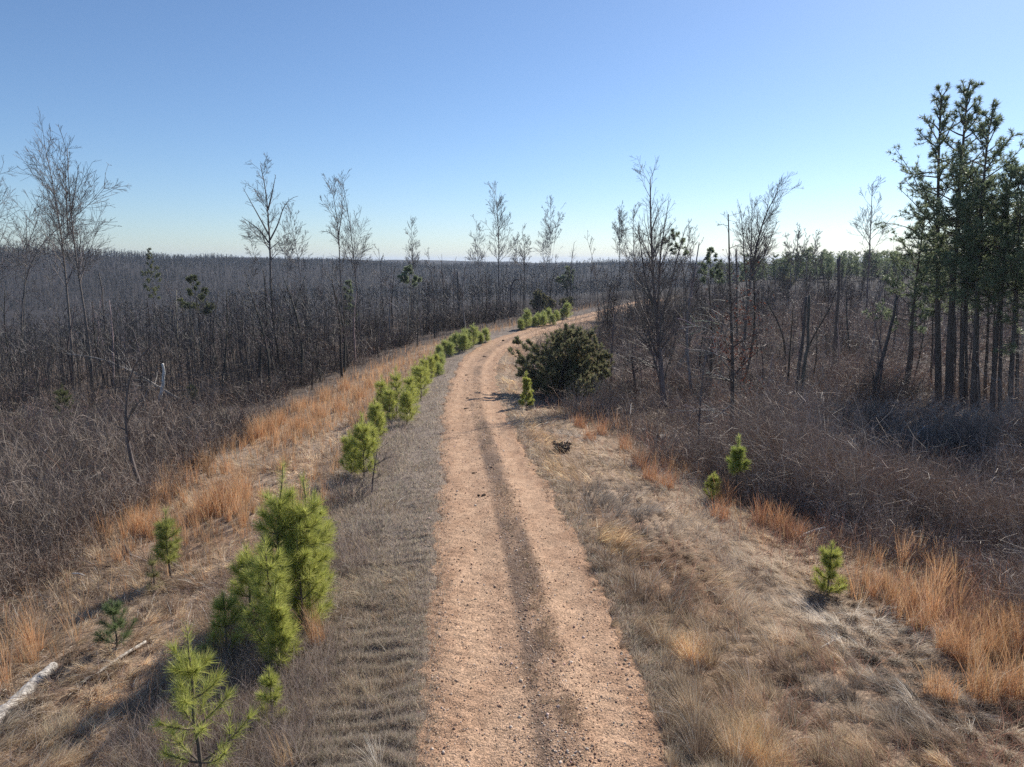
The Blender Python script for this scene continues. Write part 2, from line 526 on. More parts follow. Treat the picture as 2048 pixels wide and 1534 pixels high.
# loose stones on the road
rng = np.random.default_rng(5)
n = 60000
q = rng.uniform(6. / 45, 6. / 6.2, n); y = 6. / q
t = rng.uniform(-2.3, 2.3, n)
keep = rng.random(n) < np.clip(.20 + .9 * np.exp(-((t - CS - .05) / .38) ** 2) + .5 * sstep(1.2, 1.6, np.abs(t)) * sstep(2.4, 1.7, np.abs(t)), 0, 1)
y, t = y[keep], t[keep]; n = len(y)
slo = np.interp(y, _yy, _sl)
x = XR(y) + t * np.sqrt(1 + slo ** 2)
size = np.clip(rng.lognormal(-4.75, .45, n), .005, .035) * (.8 + y * .03)
z = surf(x, y) + size * .2
octa = np.array([(1, 0, 0), (-1, 0, 0), (0, 1, 0), (0, -1, 0), (0, 0, .8), (0, 0, -.8)], float)
of = np.array([(0, 2, 4), (2, 1, 4), (1, 3, 4), (3, 0, 4), (2, 0, 5), (1, 2, 5), (3, 1, 5), (0, 3, 5)])
V = octa[None] * (size[:, None, None] * rng.uniform(.55, 1.3, (n, 6, 1)))
a = rng.uniform(0, 6.28, n); ca, sa = np.cos(a)[:, None], np.sin(a)[:, None]
V = np.stack((V[..., 0] * ca - V[..., 1] * sa, V[..., 0] * sa + V[..., 1] * ca, V[..., 2]), -1) + np.stack((x, y, z), -1)[:, None]
F = (of[None] + (np.arange(n) * 6)[:, None, None]).reshape(-1, 3)
cc = np.repeat(mixcol(rng, [(.52, .37, .26), (.40, .25, .17), (.70, .57, .46), (.26, .17, .12)], [5, 2.5, 2.4, .8], n, .2), 6, 0)
gv = MB(); gv.add(V.reshape(-1, 3), None, F, cc)
gv.build('gravel', M_STONE, kind='stuff')

# ------------------------------------------------------------------ grass and weeds
def blades(mb, rng, x, y, z, L, tilt, az, bend, W, col, nseg=3):
    n = len(x)
    d0 = np.stack((np.sin(az) * np.sin(tilt), np.cos(az) * np.sin(tilt), np.cos(tilt)), -1)
    pts = [np.stack((x, y, z), -1)]
    tl = tilt.copy(); cur = pts[0]
    for k in range(nseg):
        d = np.stack((np.sin(az) * np.sin(tl), np.cos(az) * np.sin(tl), np.cos(tl)), -1)
        cur = cur + d * (L / nseg)[:, None]; pts.append(cur); tl = tl + bend / nseg
    P = np.stack(pts, 1)
    Wd = W[:, None] * np.linspace(1, .3, nseg + 1)[None]
    ribbons(mb, P, Wd, rng, col)

STRAW = [(.80, .64, .44), (.64, .48, .31), (.46, .35, .25), (.32, .22, .15), (.85, .80, .70)]
def tussock(x, y, cell, pull, seed):
    """gather loose points round the middles of tussocks; returns points, offsets from the middle (-1..1) and random numbers per tussock"""
    ix, iy = np.floor(x / cell), np.floor(y / cell)
    cx = (ix + .15 + .7 * _hash(ix, iy, seed)) * cell; cy = (iy + .15 + .7 * _hash(ix, iy, seed + 1)) * cell
    nx, ny = cx + (x - cx) * (1 - pull), cy + (y - cy) * (1 - pull)
    return nx, ny, (x - cx) / cell, (y - cy) / cell, np.stack([_hash(ix, iy, seed + k) for k in (2, 3, 4)])

rng = np.random.default_rng(11)
mb = MB()
# matted tan grass
x, y = scatter(rng, 1000000, 6.3, 75)
t = LAT(x, y); br = brush_mask(x, y, t)
hwv = HW(y)
clump = fbm(x * 1.7, y * 1.7, 92, 3)
side = np.where(t < 0, sstep(3.2, 4.8, -t) * .72 + .28 * sstep(.4, .6, fbm(x * .9, y * .9, 79, 3)), 1.)
keep = (np.abs(t) > hwv - .1) & (rng.random(len(x)) < side * (1 - br * .93) * (.25 + .9 * clump))
x, y, clump = x[keep], y[keep], clump[keep]
x, y, ox, oy, hs = tussock(x, y, .36, .5, 5)
t = LAT(x, y); keep = np.abs(t) > HW(y) - .15
x, y, ox, oy, hs, t, clump = x[keep], y[keep], ox[keep], oy[keep], hs[:, keep], t[keep], clump[keep]
n = len(x)
flow = 2 * np.pi * fbm(x * .28, y * .28, 93, 2) * 1.5 + .6
fx, fy = np.sin(flow) * 1.2 + ox * 1.1, np.cos(flow) * 1.2 + oy * 1.1
az = np.arctan2(fx, fy) + rng.normal(size=n) * .45
L = rng.uniform(.14, .36, n) * (.45 + 1.0 * hs[0]) * np.where(np.abs(t) < 1.8, .55, 1) * np.where((t > 1.8) & (t < 3.2), 1.35, 1.)
p_ = pix(x, y)
pal = np.array(STRAW)
nz = np.clip(.62 * fbm(x * .45, y * .45, 91, 4) + .38 * hs[1], 0, 1)
bi = np.interp(nz, [.28, .45, .55, .68], [0, 1.2, 2.2, 3.2]) + rng.normal(size=n) * .75
bi = np.clip(np.rint(bi), 0, 3).astype(int)
bi = np.where(rng.random(n) < .05, 4, bi)
col = vary(rng, (1, 1, 1), n, .22, .05) * pal[bi] * (.75 + .5 * hs[2])[:, None]
greyp = sstep(.52, .66, fbm(x * .33, y * .33, 97, 3))[:, None]
gold = (sstep(1.75, 2.1, t) * sstep(3.1, 2.5, t) * sstep(.38, .56, fbm(x * .5, y * .35, 98, 3)))[:, None]
col = col * (1 + gold * np.array([[.5, .42, .2]]))
pale = (sstep(3.2, 4.6, t) * sstep(.50, .62, fbm(x * .55 + 3, y * .55, 99, 3)))[:, None]
col = col * (1 - pale * .6) + np.array([[.80, .69, .54]]) * pale * .6 * (.7 + .5 * hs[0])[:, None]
greyp = greyp * (1 - gold)
pathm = (np.exp(-((t + 6.1) / .8) ** 2) * sstep(40, 28, y))[:, None]
col = col * (1 + .45 * pathm)
greyp = greyp * (1 - pathm)
col = col * (1 - greyp * .6) + col.mean(1, keepdims=True) * np.array([[1.12, 1.05, .95]]) * greyp * .6
blades(mb, rng, x, y, surf(x, y) - .01, L, np.clip(rng.normal(size=n) * .28 + .62 + .8 * np.hypot(ox, oy), .02, 1.55), az, rng.uniform(.2, 1.1, n), np.clip(.42 * p_, .0035, .03) * rng.uniform(.6, 1.2, n), col)
mb.build('matted_grass', M_GRASS, kind='stuff')

# short grey mown grass: left shoulder and the middle strip
mb = MB()
x, y = scatter(rng, 900000, 6.3, 60, .4, 1.)
t = LAT(x, y)
rowm = .5 + .5 * np.sin(y * 2 * np.pi / .33 + 9 * fbm(x * .9, y * .7, 71, 3))
ls = sstep(HW(y) - .38, HW(y) + .35, -t + .25 * (fbm(x * 2.5, y * 2.5, 80, 2) - .5)) * sstep(5.6, 4.2, -t) * (.5 + .65 * rowm) * (.45 + .9 * fbm(x * 1.5, y * 1.5, 78, 3))
ms = np.exp(-((t - CS - .05) / .26) ** 2) * .6 * sstep(.38, .6, fbm(x * 1.8, y * 1.2, 72, 3)) * np.interp(y, [6, 8, 12, 25, 50], [.5, .9, 1., .8, .5])
rs = sstep(HW(y) - .1, HW(y) + .15, t) * sstep(2.5, 1.9, t) * .8
keep = rng.random(len(x)) < np.clip(ls + ms + rs, 0, 1)
x, y, t = x[keep], y[keep], t[keep]; n = len(x)
p_ = pix(x, y)
cen = (np.abs(t) < 1.)[:, None]
col = (1 - .25 * cen * np.array([[.6, 1., 1.3]])) * mixcol(rng, [(.48, .40, .33), (.64, .54, .43), (.29, .235, .185), (.80, .68, .52), (.40, .38, .25)], [4, 3, 3, 1.4, 1], n, .22)
L = rng.uniform(.04, .12, n) * np.where(t < -2.6, 1.6, 1)
blades(mb, rng, x, y, surf(x, y) - .005, L, np.abs(rng.normal(size=n) * .5 + .35), rng.uniform(0, 6.28, n), rng.uniform(0, 1.0, n), np.clip(.4 * p_, .003, .025), col, 2)
mb.build('short_grass', M_GRASS, kind='stuff')

# dark weeds on the left bank, thin wiry stems
mb = MB()
x, y = scatter(rng, 260000, 6.3, 70, .92)
t = LAT(x, y)
zone = sstep(2.6, 3.4, -t) * sstep(6.6, 5.0, -t) * sstep(.36, .6, fbm(x * .5, y * .5, 73, 3)) * 1.0 + .10 * (np.abs(t) > 2.2) * (1 - brush_mask(x, y, t)) * sstep(.45, .65, fbm(x * .8, y * .8, 74, 3))
brr = np.interp(y, BRY, BRT); tz = sstep(-2.6, -.6, t - brr) * sstep(3.2, 1.0, t - brr) * (t > 2) * .6 * sstep(.35, .55, fbm(x * .7, y * .7, 77, 3))
keep = rng.random(len(x)) < zone + tz
x, y, t = x[keep], y[keep], t[keep]; n = len(x); p_ = pix(x, y)
col = mixcol(rng, [(.30, .23, .20), (.44, .35, .30), (.58, .49, .42), (.17, .13, .105)], [4, 3, 2, 1.5], n, .2)
rd = (t > 2.5)[:, None] * np.array([[1.05, .72, .6]]) + (t <= 2.5)[:, None]
col = col * rd
blades(mb, rng, x, y, H(x, y), rng.uniform(.2, .65, n) * np.where(t > 2.5, 1.2, 1.), np.abs(rng.normal(size=n) * .45 + .4), rng.uniform(0, 6.28, n), rng.uniform(-.2, 1.2, n), np.clip(.34 * p_, .003, .02), col)
mb.build('dry_weeds', M_GRASS, kind='stuff')

# orange broomsedge
def orange_density(x, y, t):
    n = fbm(x * .42, y * .42, 101, 4); n2 = fbm(x * 1.6, y * 1.6, 102, 3)
    bl = np.interp(y, BLY, BLT); br = np.interp(y, BRY, BRT)
    lf = np.interp(y, [10, 14, 18, 30, 45, 60], [.15, .35, .85, 1.5, 1.8, 1.8]) * (1 - .9 * np.exp(-((t + 6.1) / .8) ** 2) * sstep(40, 28, y)) * sstep(-1.8, .8, t - bl) * sstep(-4.2, -6.4, t - np.interp(y, [0, 40, 60, 75], [0, .6, 2., 2.3]))
    rg = np.interp(y, [7, 10, 13, 16, 25, 34, 40], [1.1, 1.1, .6, .35, .45, .4, .15]) * sstep(-2.6, -.4, t - br) * sstep(2.8, .3, t - br)
    far_l = sstep(24, 34, y) * (t < 0)
    return (lf + rg * .75 * sstep(.35, .6, fbm(x * .23 + 7, y * .23, 105, 2))) * np.maximum(sstep(.36, .58, n), .7 * far_l) * (.15 + 1.2 * sstep(.42, .62, n2))
mb = MB()
x, y = scatter(rng, 900000, 6.3, 100, .95, 3)
t = LAT(x, y)
keep = rng.random(len(x)) < orange_density(x, y, t)
x, y = x[keep], y[keep]
x, y, ox, oy, hs = tussock(x, y, .5, .72, 41)
keep = (hs[1] < .3 + 1.1 * fbm(x * .8, y * .8, 104, 2) * .9) | (y > 30)
x, y, ox, oy, hs = x[keep], y[keep], ox[keep], oy[keep], hs[:, keep]
n = len(x); p_ = pix(x, y)
ht = .5 + .65 * hs[0]
ORANGE = [(.76, .44, .22), (.62, .34, .17), (.80, .54, .31), (.46, .26, .14), (.70, .54, .38)]
col = mixcol(rng, ORANGE, [4, 3, 2.8, 2, 1.6], n, .2) * (.7 + .55 * hs[2])[:, None]
L = rng.uniform(.35, 1.0, n) * ht
az = np.arctan2(ox, oy) + rng.normal(size=n) * .6
blades(mb, rng, x, y, H(x, y), L, np.abs(rng.normal(size=n) * .14 + .22 * np.hypot(ox, oy)), az, rng.uniform(0, .5, n), np.clip(.36 * p_, .004, .03) * rng.uniform(.6, 1.1, n), col)
mb.build('broomsedge_grass', M_GRASS, kind='stuff')

# ------------------------------------------------------------------ brush: tangle of leafless stems left and right
BRUSHC = [(.215, .162, .125), (.28, .222, .18), (.14, .10, .076), (.36, .30, .25), (.27, .165, .115)]
def brush_field(seed, n, y0, y1, lat, hmul=1.0, wpx=.27, dens=None):
    rng = np.random.default_rng(seed)
    mb = MB()
    x, y = scatter(rng, n, y0, y1, lat, 4.0)
    t = LAT(x, y)
    b = brush_mask(x, y, t) * (np.abs(t) > 3.4)
    cl = fbm(x * .22, y * .22, 111, 4)
    d = b * np.where(t > 4, 1.2, 1.) * (.10 + .40 * (t > 4) + 1.2 * sstep(.38, .60, cl)) * (.35 + .9 * sstep(.38, .55, fbm(x * .6, y * .6, 115, 3)))
    if dens is not None: d = d * dens(x, y)
    keep = rng.random(n) < d
    x, y, t, cl = x[keep], y[keep], t[keep], cl[keep]; n = len(x)
    z = H(x, y)
    hh = (.30 + .22 * (t > 6) + 1.5 * sstep(.36, .72, cl)) * hmul * (1 + .35 * (t > 6)) * np.where(t < 0, np.interp(y, [8, 14, 22, 40], [.45, .6, 1., 1.2]), np.interp(y, [8, 14, 22, 35], [.7, .9, 1.15, 1.35]))
    kind = np.clip(np.rint(np.interp(fbm(x * .13, y * .13, 114, 3) + rng.normal(size=n) * .06, [.36, .44, .52, .60], [0, 1, 2, 3])), 0, 3).astype(int)
    L = rng.uniform(.35, 1.15, n) * hh * np.array([1., .75, 1.15, .55])[kind]
    tilt = np.abs(rng.normal(size=n)) * np.array([.36, .65, .25, .8])[kind] + .1
    az = rng.uniform(0, 6.28, n)
    P = [np.stack((x, y, z), -1)]; cur = P[0]; d = np.stack((np.sin(az) * np.sin(tilt), np.cos(az) * np.sin(tilt), np.cos(tilt)), -1)
    for k in range(4):
        cur = cur + d * (L / 4)[:, None]; P.append(cur)
        d = nrm(d + rng.normal(size=(n, 3)) * .22 + np.array([0, 0, 1.])[None] * np.array([-.05, -.30, .04, -.2])[kind][:, None])
    P = np.stack(P, 1)
    p_ = pix(x, y)
    W = np.clip(p_ * wpx, .005, .2)[:, None] * np.linspace(1.15, .5, 5)[None] * rng.uniform(.5, 1.25, (n, 1))
    pal = np.array(BRUSHC); pk = np.array([[4, 3, 3, 1.0, 1.0], [1.5, 2, 2, .6, 5], [2, 4, 1.5, 2.5, .3], [2, 3, 1, 2, 3]])
    u_ = rng.random(n)[:, None]; cw = np.cumsum(pk / pk.sum(1, keepdims=True), 1)[kind]
    col = vary(rng, (1, 1, 1), n, .22, .05) * pal[np.minimum((u_ > cw).sum(1), 4)]
    col = col * np.where(t > 4, 1.5, 1.)[:, None]
    ribbons(mb, P, W, rng, col)
    # side twigs
    m = int(n * 2.1)
    i = rng.integers(0, n, m); k = rng.integers(1, 5, m); f = rng.random(m)[:, None]
    st = P[i, k - 1] * f + P[i, k] * (1 - f)
    dd = nrm(nrm(P[i, k] - P[i, k - 1]) + rng.normal(size=(m, 3)) * .8)
    l = L[i] * rng.uniform(.2, .5, m)
    Q = np.stack((st, st + dd * l[:, None] * .5, st + nrm(dd + rng.normal(size=(m, 3)) * .3) * l[:, None]), 1)
    ribbons(mb, Q, W[i, :1] * np.array([[.8, .65, .5]]), rng, col[i] * rng.uniform(.8, 1.25, (m, 1)))
    return mb
brush_field(21, 820000, 8, 120, .98).build('undergrowth', M_TWIG, kind='stuff')
# low litter of fallen sticks and leaves under the brush
rng = np.random.default_rng(23)
mb = MB()
x, y = scatter(rng, 330000, 7, 90, .95, 3)
t = LAT(x, y)
keep = rng.random(len(x)) < brush_mask(x, y, t) * .9 + .12 * (np.abs(t) > 3)
x, y = x[keep], y[keep]; n = len(x); p_ = pix(x, y)
col = mixcol(rng, [(.36, .27, .19), (.22, .165, .125), (.54, .45, .37), (.36, .21, .12)], [4, 3, 1.2, 1.2], n, .25)
blades(mb, rng, x, y, H(x, y) + rng.uniform(0, .10, n), rng.uniform(.08, .4, n), rng.uniform(1.2, 1.65, n), rng.uniform(0, 6.28, n), rng.normal(size=n) * .4, np.clip(.45 * p_, .006, .05), col, 2)
mb.build('fallen_litter', M_LEAF, kind='stuff')

# ------------------------------------------------------------------ leafless trees
GREYBARK = (.135, .115, .105); DARKBARK = (.075, .062, .056); PALEBARK = (.30, .275, .255)
def bare_crown(rng, P0, R0, n1, n2, n3, u1=(.35, 1), ang1=(25, 50), L1=(.25, .45), trop=.10, rmin=.006, ang2=(25, 55), L2=(.3, .6), flat=0.):
    out = []
    P1, R1, u = branch(rng, P0, R0, n1, u1, ang1, L1, 6, trop, .075, .5, .25, rmin, flat=flat)
    out.append((P1, R1, 4))
    P2, R2, u = branch(rng, P1, R1, n2, (.15, 1), ang2, L2, 4, trop * 1.1, .08, .6, .4, rmin * .85)
    out.append((P2, R2, 3))
    if n3:
        P3, R3, u = branch(rng, P2, R2, n3, (.1, 1), (18, 45), (.35, .8), 3, trop, .07, .6, .5, rmin * .7)
        out.append((P3, R3, 3))
    return out

def bare_tree(name, label, paths, y=None, seed=0, r=.09, n=(26, 110, 380), bark=GREYBARK, group=None, cat='tree', tip=.18, wig=.0, depth=None, **kw):
    """paths: trunk lines in picture points, first point on the ground; all stand at the depth where that first point meets the ground"""
    rng = np.random.default_rng(seed)
    base = hit(*paths[0][0], smax=depth or 900)
    yb = base[1]
    o = thing(name, label, cat, base, group)
    Ps, Rs = [], []
    H_ = 0
    pts0 = None
    for k, path in enumerate(paths):
        pts = [at_depth(u, v, yb) for u, v in path]
        if k == 0: pts[0] = base - np.array((0, 0, .15))
        pts = np.array(pts) - base
        hgt = max(pts[-1][2] - pts[0][2], .5)
        if len(pts) > 1:
            pts[:, 1] += np.linspace(0, 1, len(pts)) * rng.normal() * .06 * hgt * (1 if k == 0 else .5)
        if k > 0 and pts0 is not None:       # keep a fork joined to the main trunk in depth
            j = np.argmin(np.abs(pts0[:, 2] - pts[0][2])); pts[:, 1] += pts0[j, 1] - pts[0, 1]
        pl = polyline(pts, 12, rng, wig * hgt)
        if k == 0: pts0 = pl
        rad = r * (1 if k == 0 else .5)
        Ps.append(pl); Rs.append(rad * (1 - (1 - tip) * np.linspace(0, 1, 12)) )
        H_ = max(H_, hgt)
    P0 = np.array(Ps); R0 = np.array(Rs)
    R0[0, 0] *= 1.35
    mb = MB(); tubes(mb, P0, R0, 7, vary(rng, bark, len(P0), .08, .03))
    mb.build('trunk', M_BARK, o, True)
    if n[0]:
        p_ = np.hypot(base[0], base[1]) / 682.
        rmin = kw.pop('rmin', None) or max(.0035, .125 * p_)
        mb = MB()
        for P, R, k in bare_crown(rng, P0, R0, *n, rmin=rmin, **kw):
            tubes(mb, P, R, k, vary(rng, np.array(bark) * 1.1, len(P), .15, .05), cap=False)
        mb.build('branches', M_TWIG, o, True)
    return o

T = bare_tree
T('bare_tree', 'tallest twisted leafless tree of the leaning pair with wide twig fan, beside arched tree', [[(147, 775), (143, 690), (133, 600), (126, 520), (118, 460), (105, 390), (95, 340), (82, 287)], [(133, 470), (128, 400), (126, 330), (122, 300)]], seed=1, r=.125, n=(54, 260, 900), u1=(.42, 1), ang1=(22, 45), L1=(.2, .4), trop=.06)
T('bare_tree', 'tall leafless tree of the leaning pair, its forked top reaching over the arched tree', [[(186, 778), (180, 700), (168, 620), (152, 530), (143, 460), (137, 400), (131, 340), (131, 295)], [(139, 430), (150, 370), (156, 330)]], seed=2, r=.115, n=(52, 240, 820), u1=(.45, 1), ang1=(22, 45), L1=(.2, .38), trop=.06)
T('bare_tree', 'leafless tree whose trunk arches over to one side near its top', [[(45, 720), (38, 640), (42, 560), (54, 510), (70, 480), (92, 458), (113, 442), (140, 426), (160, 412), (178, 390), (188, 366)]], seed=3, r=.12, n=(44, 200, 640), u1=(.4, 1), ang1=(30, 60), L1=(.2, .36), trop=.02)
T('bare_tree', 'slim leafless tree standing straight behind the arched trunk', [[(55, 765), (50, 680), (52, 590), (58, 510), (64, 440), (60, 425)], [(58, 500), (78, 450), (92, 400)]], seed=4, r=.085, n=(34, 130, 380), u1=(.5, 1), ang1=(25, 55), L1=(.2, .4), trop=.03)
T('bare_tree', 'leafless tree cut by the left edge of the picture, wide twiggy crown', [[(-6, 745), (-14, 640), (-8, 540), (-20, 470), (-4, 410), (4, 345)], [(-10, 520), (14, 470), (26, 440)]], seed=5, r=.10, n=(40, 160, 480), u1=(.4, 1), ang1=(30, 60), L1=(.25, .4), trop=.04)
T('bare_tree', 'thin leaning leafless tree with a bare pole top left of the ragged snag', [[(114, 735), (112, 640), (100, 580), (88, 525), (80, 488)]], seed=6, r=.06, n=(14, 40, 90), u1=(.4, 1), ang1=(30, 60), L1=(.12, .3))
T('bare_tree', 'very tall leafless tree with open Y shaped crown and vine covered lower trunk', [[(545, 712), (543, 640), (541, 560), (541, 500), (539, 470), (536, 430), (534, 390), (531, 360), (521, 330)], [(540, 480), (556, 450), (566, 415), (580, 395), (596, 392)], [(538, 470), (522, 440), (508, 415), (486, 375)], [(536, 420), (545, 385), (552, 350)], [(538, 486), (520, 460), (500, 445), (484, 434)]], seed=7, r=.17, n=(46, 230, 700), u1=(.5, 1), ang1=(30, 60), L1=(.12, .26), trop=.03)
T('bare_tree', 'dark leafless trunk wrapped in dead vines beside the Y crowned tree', [[(536, 710), (534, 640), (536, 580), (533, 540)]], seed=8, r=.15, n=(60, 120, 200), u1=(.1, 1), ang1=(20, 60), L1=(.04, .1), bark=DARKBARK, trop=-.02)
for k, (lab, pth, rr, nn_) in enumerate([
    ('faint slender leafless tree just right of the Y crowned tree', [[(574, 650), (573, 560), (571, 480), (575, 422)], [(571, 490), (584, 450), (590, 425)]], .11, (34, 130, 330)),
    ('slender leafless tree leaning back beside the Y crowned tree', [[(612, 650), (604, 570), (594, 500), (584, 440), (578, 425)]], .10, (28, 90, 240)),
    ('short leafless sapling left of the Y crowned tree, twiggy top at the horizon', [[(512, 650), (508, 590), (505, 530), (500, 478)]], .07, (24, 80, 200)),
    ('tall leafless tree with drooping lower limb, left one of two twin trees', [[(689, 690), (684, 610), (679, 540), (677, 470), (671, 420), (660, 367)], [(677, 480), (655, 462), (636, 464)], [(676, 470), (684, 420), (680, 380)]], .13, (40, 160, 430)),
    ('tall leafless tree leaning left, right one of two twin trees', [[(723, 690), (716, 600), (709, 530), (703, 470), (694, 410), (686, 367)]], .11, (38, 140, 380)),
    ('small dead tree with short broken crown right of the twin trees', [[(765, 640), (763, 580), (763, 530), (758, 497)]], .13, (14, 40, 90)),
    ('thin leafless tree with narrow feathery top in the middle of the valley', [[(828, 620), (827, 560), (826, 500), (824, 446)]], .12, (32, 120, 300)),
    ('leaning leafless tree with crooked fork at its top', [[(880, 620), (872, 570), (860, 525), (848, 497)], [(858, 518), (855, 495)]], .12, (14, 50, 120)),
    ('leafless tree with one sided crown beside the tallest narrow tree', [[(958, 605), (956, 550), (955, 500), (951, 440)]], .14, (34, 130, 330)),
    ('tallest narrow leafless tree above the valley, spire shaped crown', [[(998, 610), (997, 550), (998, 490), (995, 430), (991, 380)]], .17, (44, 190, 520)),
    ('small leafless tree with feathery crown right of the spire shaped tree', [[(1050, 600), (1049, 550), (1050, 510), (1044, 458)]], .12, (30, 110, 280)),
    ('slim leafless tree with thin crown next to the hooked dead tree', [[(1032, 580), (1033, 540), (1031, 500), (1031, 474)]], .08, (22, 80, 180)),
    ('leafless tree of three upright stems with broom like crown', [[(1101, 592), (1100, 540), (1100, 490), (1101, 440), (1102, 405)], [(1101, 560), (1097, 500), (1091, 450), (1090, 410)], [(1101, 540), (1108, 490), (1116, 450), (1122, 415)], [(1101, 560), (1112, 520), (1124, 490)]], .16, (50, 210, 560)),
    ('thin leafless stem forking beside the broom crowned tree', [[(1091, 585), (1090, 540), (1083, 500), (1076, 470)]], .11, (14, 40, 90)),
    ('thin leaning leafless tree with sparse tip at the bend of the road', [[(1197, 640), (1196, 580), (1188, 520), (1176, 478)]], .08, (16, 40, 90)),
    ('leafless tree with narrow oval crown left of the big conical tree', [[(1240, 590), (1239, 530), (1238, 470), (1238, 413)]], .13, (42, 170, 440)),
    ('bushy leafless tree tangled into the side of the big conical tree', [[(1272, 700), (1272, 620), (1268, 540), (1266, 470), (1264, 425)], [(1270, 600), (1256, 540), (1248, 490)]], .09, (40, 170, 460)),
    ('twiggy leafless tree behind the big conical tree, holding a tuft of green pine', [[(1372, 700), (1368, 620), (1364, 540), (1378, 460)], [(1366, 560), (1385, 500), (1390, 455)]], .08, (36, 150, 420)),
    ('leafless multi stemmed tree at the crest right of the vase shaped tree', [[(1592, 590), (1590, 540), (1594, 490), (1598, 452)], [(1592, 570), (1583, 510), (1572, 468)], [(1592, 560), (1603, 510), (1612, 465)]], .12, (46, 200, 520)),
    ('leafless tree with lopsided crown at the crest', [[(1638, 590), (1634, 540), (1630, 500), (1636, 465)]], .12, (26, 100, 260)),
    ('tall pale narrow leafless tree left of the green pines', [[(1732, 660), (1736, 570), (1742, 490), (1746, 430), (1749, 366)]], .13, (36, 130, 330)),
    ('thin leafless sapling under the overhanging pine limb', [[(1790, 700), (1792, 620), (1786, 540), (1783, 490)]], .06, (18, 60, 130)),
    ]):
    T('bare_tree', lab, pth, seed=30 + k, r=rr * .8, n=(nn_[0], int(nn_[1] * 1.3), int(nn_[2] * 1.5)), u1=(.36, 1), ang1=(24, 50), L1=(.15, .32), trop=.10)
T('bare_tree', 'big conical leafless tree standing behind the cedar, dense with upright twigs', [[(1328, 812), (1322, 740), (1318, 680), (1310, 620), (1306, 560), (1302, 480), (1300, 420), (1300, 358)], [(1314, 640), (1318, 560), (1320, 500), (1330, 440), (1336, 400)], [(1316, 660), (1340, 580), (1356, 510), (1372, 455)], [(1312, 620), (1290, 560), (1282, 500), (1276, 455)]], seed=70, r=.15, n=(90, 480, 1800), u1=(.2, 1), ang1=(20, 42), L1=(.2, .36), trop=.08)
T('bare_tree', 'second leafless trunk that joins the foot of the big conical tree', [[(1330, 808), (1316, 740), (1300, 690), (1284, 650), (1262, 610)]], seed=71, r=.10, n=(40, 160, 420), u1=(.35, 1), ang1=(30, 65), L1=(.3, .55), trop=.0)
T('bare_tree', 'vase shaped leafless tree with dense fan of fine twigs on the hillside', [[(1487, 715), (1489, 650), (1496, 580), (1504, 520), (1515, 460), (1530, 410), (1548, 386)], [(1494, 590), (1486, 520), (1484, 460), (1478, 415)], [(1497, 575), (1500, 500), (1502, 440), (1503, 400)], [(1500, 560), (1530, 500), (1548, 445)]], seed=72, r=.15, n=(90, 480, 1800), u1=(.35, 1), ang1=(18, 40), L1=(.22, .4), trop=.08)
red_oak = T('bare_tree', 'dark leafless tree with broken top, dead red leaves and long drooping pale limbs', [[(1463, 880), (1464, 790), (1462, 700), (1456, 610), (1452, 520), (1450, 470), (1447, 430)]], seed=73, r=.105, n=(30, 110, 260), u1=(.25, 1), ang1=(45, 85), L1=(.12, .24), bark=DARKBARK, trop=-.03)
rng = np.random.default_rng(74)
ob = np.array(red_oak.location)
mb = MB()
for pth in ([(1460, 740), (1430, 705), (1390, 690), (1350, 688)], [(1458, 690), (1420, 660), (1390, 645), (1345, 652)], [(1460, 830), (1420, 815), (1385, 808), (1345, 805)],
            [(1456, 650), (1420, 640), (1385, 632)], [(1460, 760), (1420, 745), (1395, 730)], [(1462, 810), (1425, 822), (1390, 828)], [(1456, 700), (1438, 660), (1410, 622), (1385, 600)]):
    pl = np.array([at_depth(u, v, ob[1]) for u, v in pth]) - ob
    pl[:, 1] -= np.linspace(0, 1, len(pl)) * rng.uniform(.3, 2.2)
    P0 = polyline(pl, 8)[None]; R0 = np.linspace(.034, .013, 8)[None]
    tubes(mb, P0, R0, 5, PALEBARK)
    P1, R1, _ = branch(rng, P0, R0, 16, (.2, 1), (25, 60), (.2, .5), 4, -.02, .16, .6, .5, .009)
    tubes(mb, P1, R1, 4, vary(rng, PALEBARK, 16, .2), cap=False)
mb.build('dead_limbs', M_PALE, red_oak, True)
mb = MB()
ptsl = rng.normal(size=(1500, 3)) * np.array([.5, .5, 1.5]) + np.array([0, 0, 3.6])
ptsl = ptsl[(fbm(ptsl[:, 0] * 1.5 + 9, ptsl[:, 2] * 1.5, 3, 2) > .47)]
dd = nrm(rng.normal(size=ptsl.shape) + np.array([0, 0, -.4])) * .09
ribbons(mb, np.stack((ptsl, ptsl + dd * .5, ptsl + dd), 1), np.full((len(ptsl), 1), .055) * np.array([[.4, 1, .3]]), rng, mixcol(rng, [(.13, .045, .03), (.09, .04, .03), (.17, .07, .04)], [3, 2, 1], len(ptsl)))
mb.build('dead_leaves', M_LEAF, red_oak)

T('bare_tree', 'slim curved leafless tree leaning over the brush at the edge of the tan grass', [[(291, 996), (276, 955), (263, 917), (257, 870), (257, 820), (263, 770), (274, 722), (290, 704), (318, 688)], [(257, 850), (270, 815), (294, 794)]], seed=75, r=.085, n=(26, 70, 120), u1=(.35, 1), ang1=(35, 70), L1=(.1, .25), bark=(.12, .10, .09))
T('bare_tree', 'small dark leafless sapling among the roadside pines', [[(742, 990), (746, 955), (751, 925), (756, 895)], [(750, 930), (775, 915), (800, 912)]], seed=76, r=.03, n=(16, 40, 60), u1=(.3, 1), ang1=(35, 70), L1=(.3, .6), bark=DARKBARK)
T('bare_tree', 'short dark leafless trunk broken off behind the cedar', [[(1272, 800), (1270, 760), (1264, 720), (1266, 690)]], seed=77, r=.12, n=(14, 40, 90), u1=(.5, 1), ang1=(40, 80), L1=(.3, .7), bark=DARKBARK)
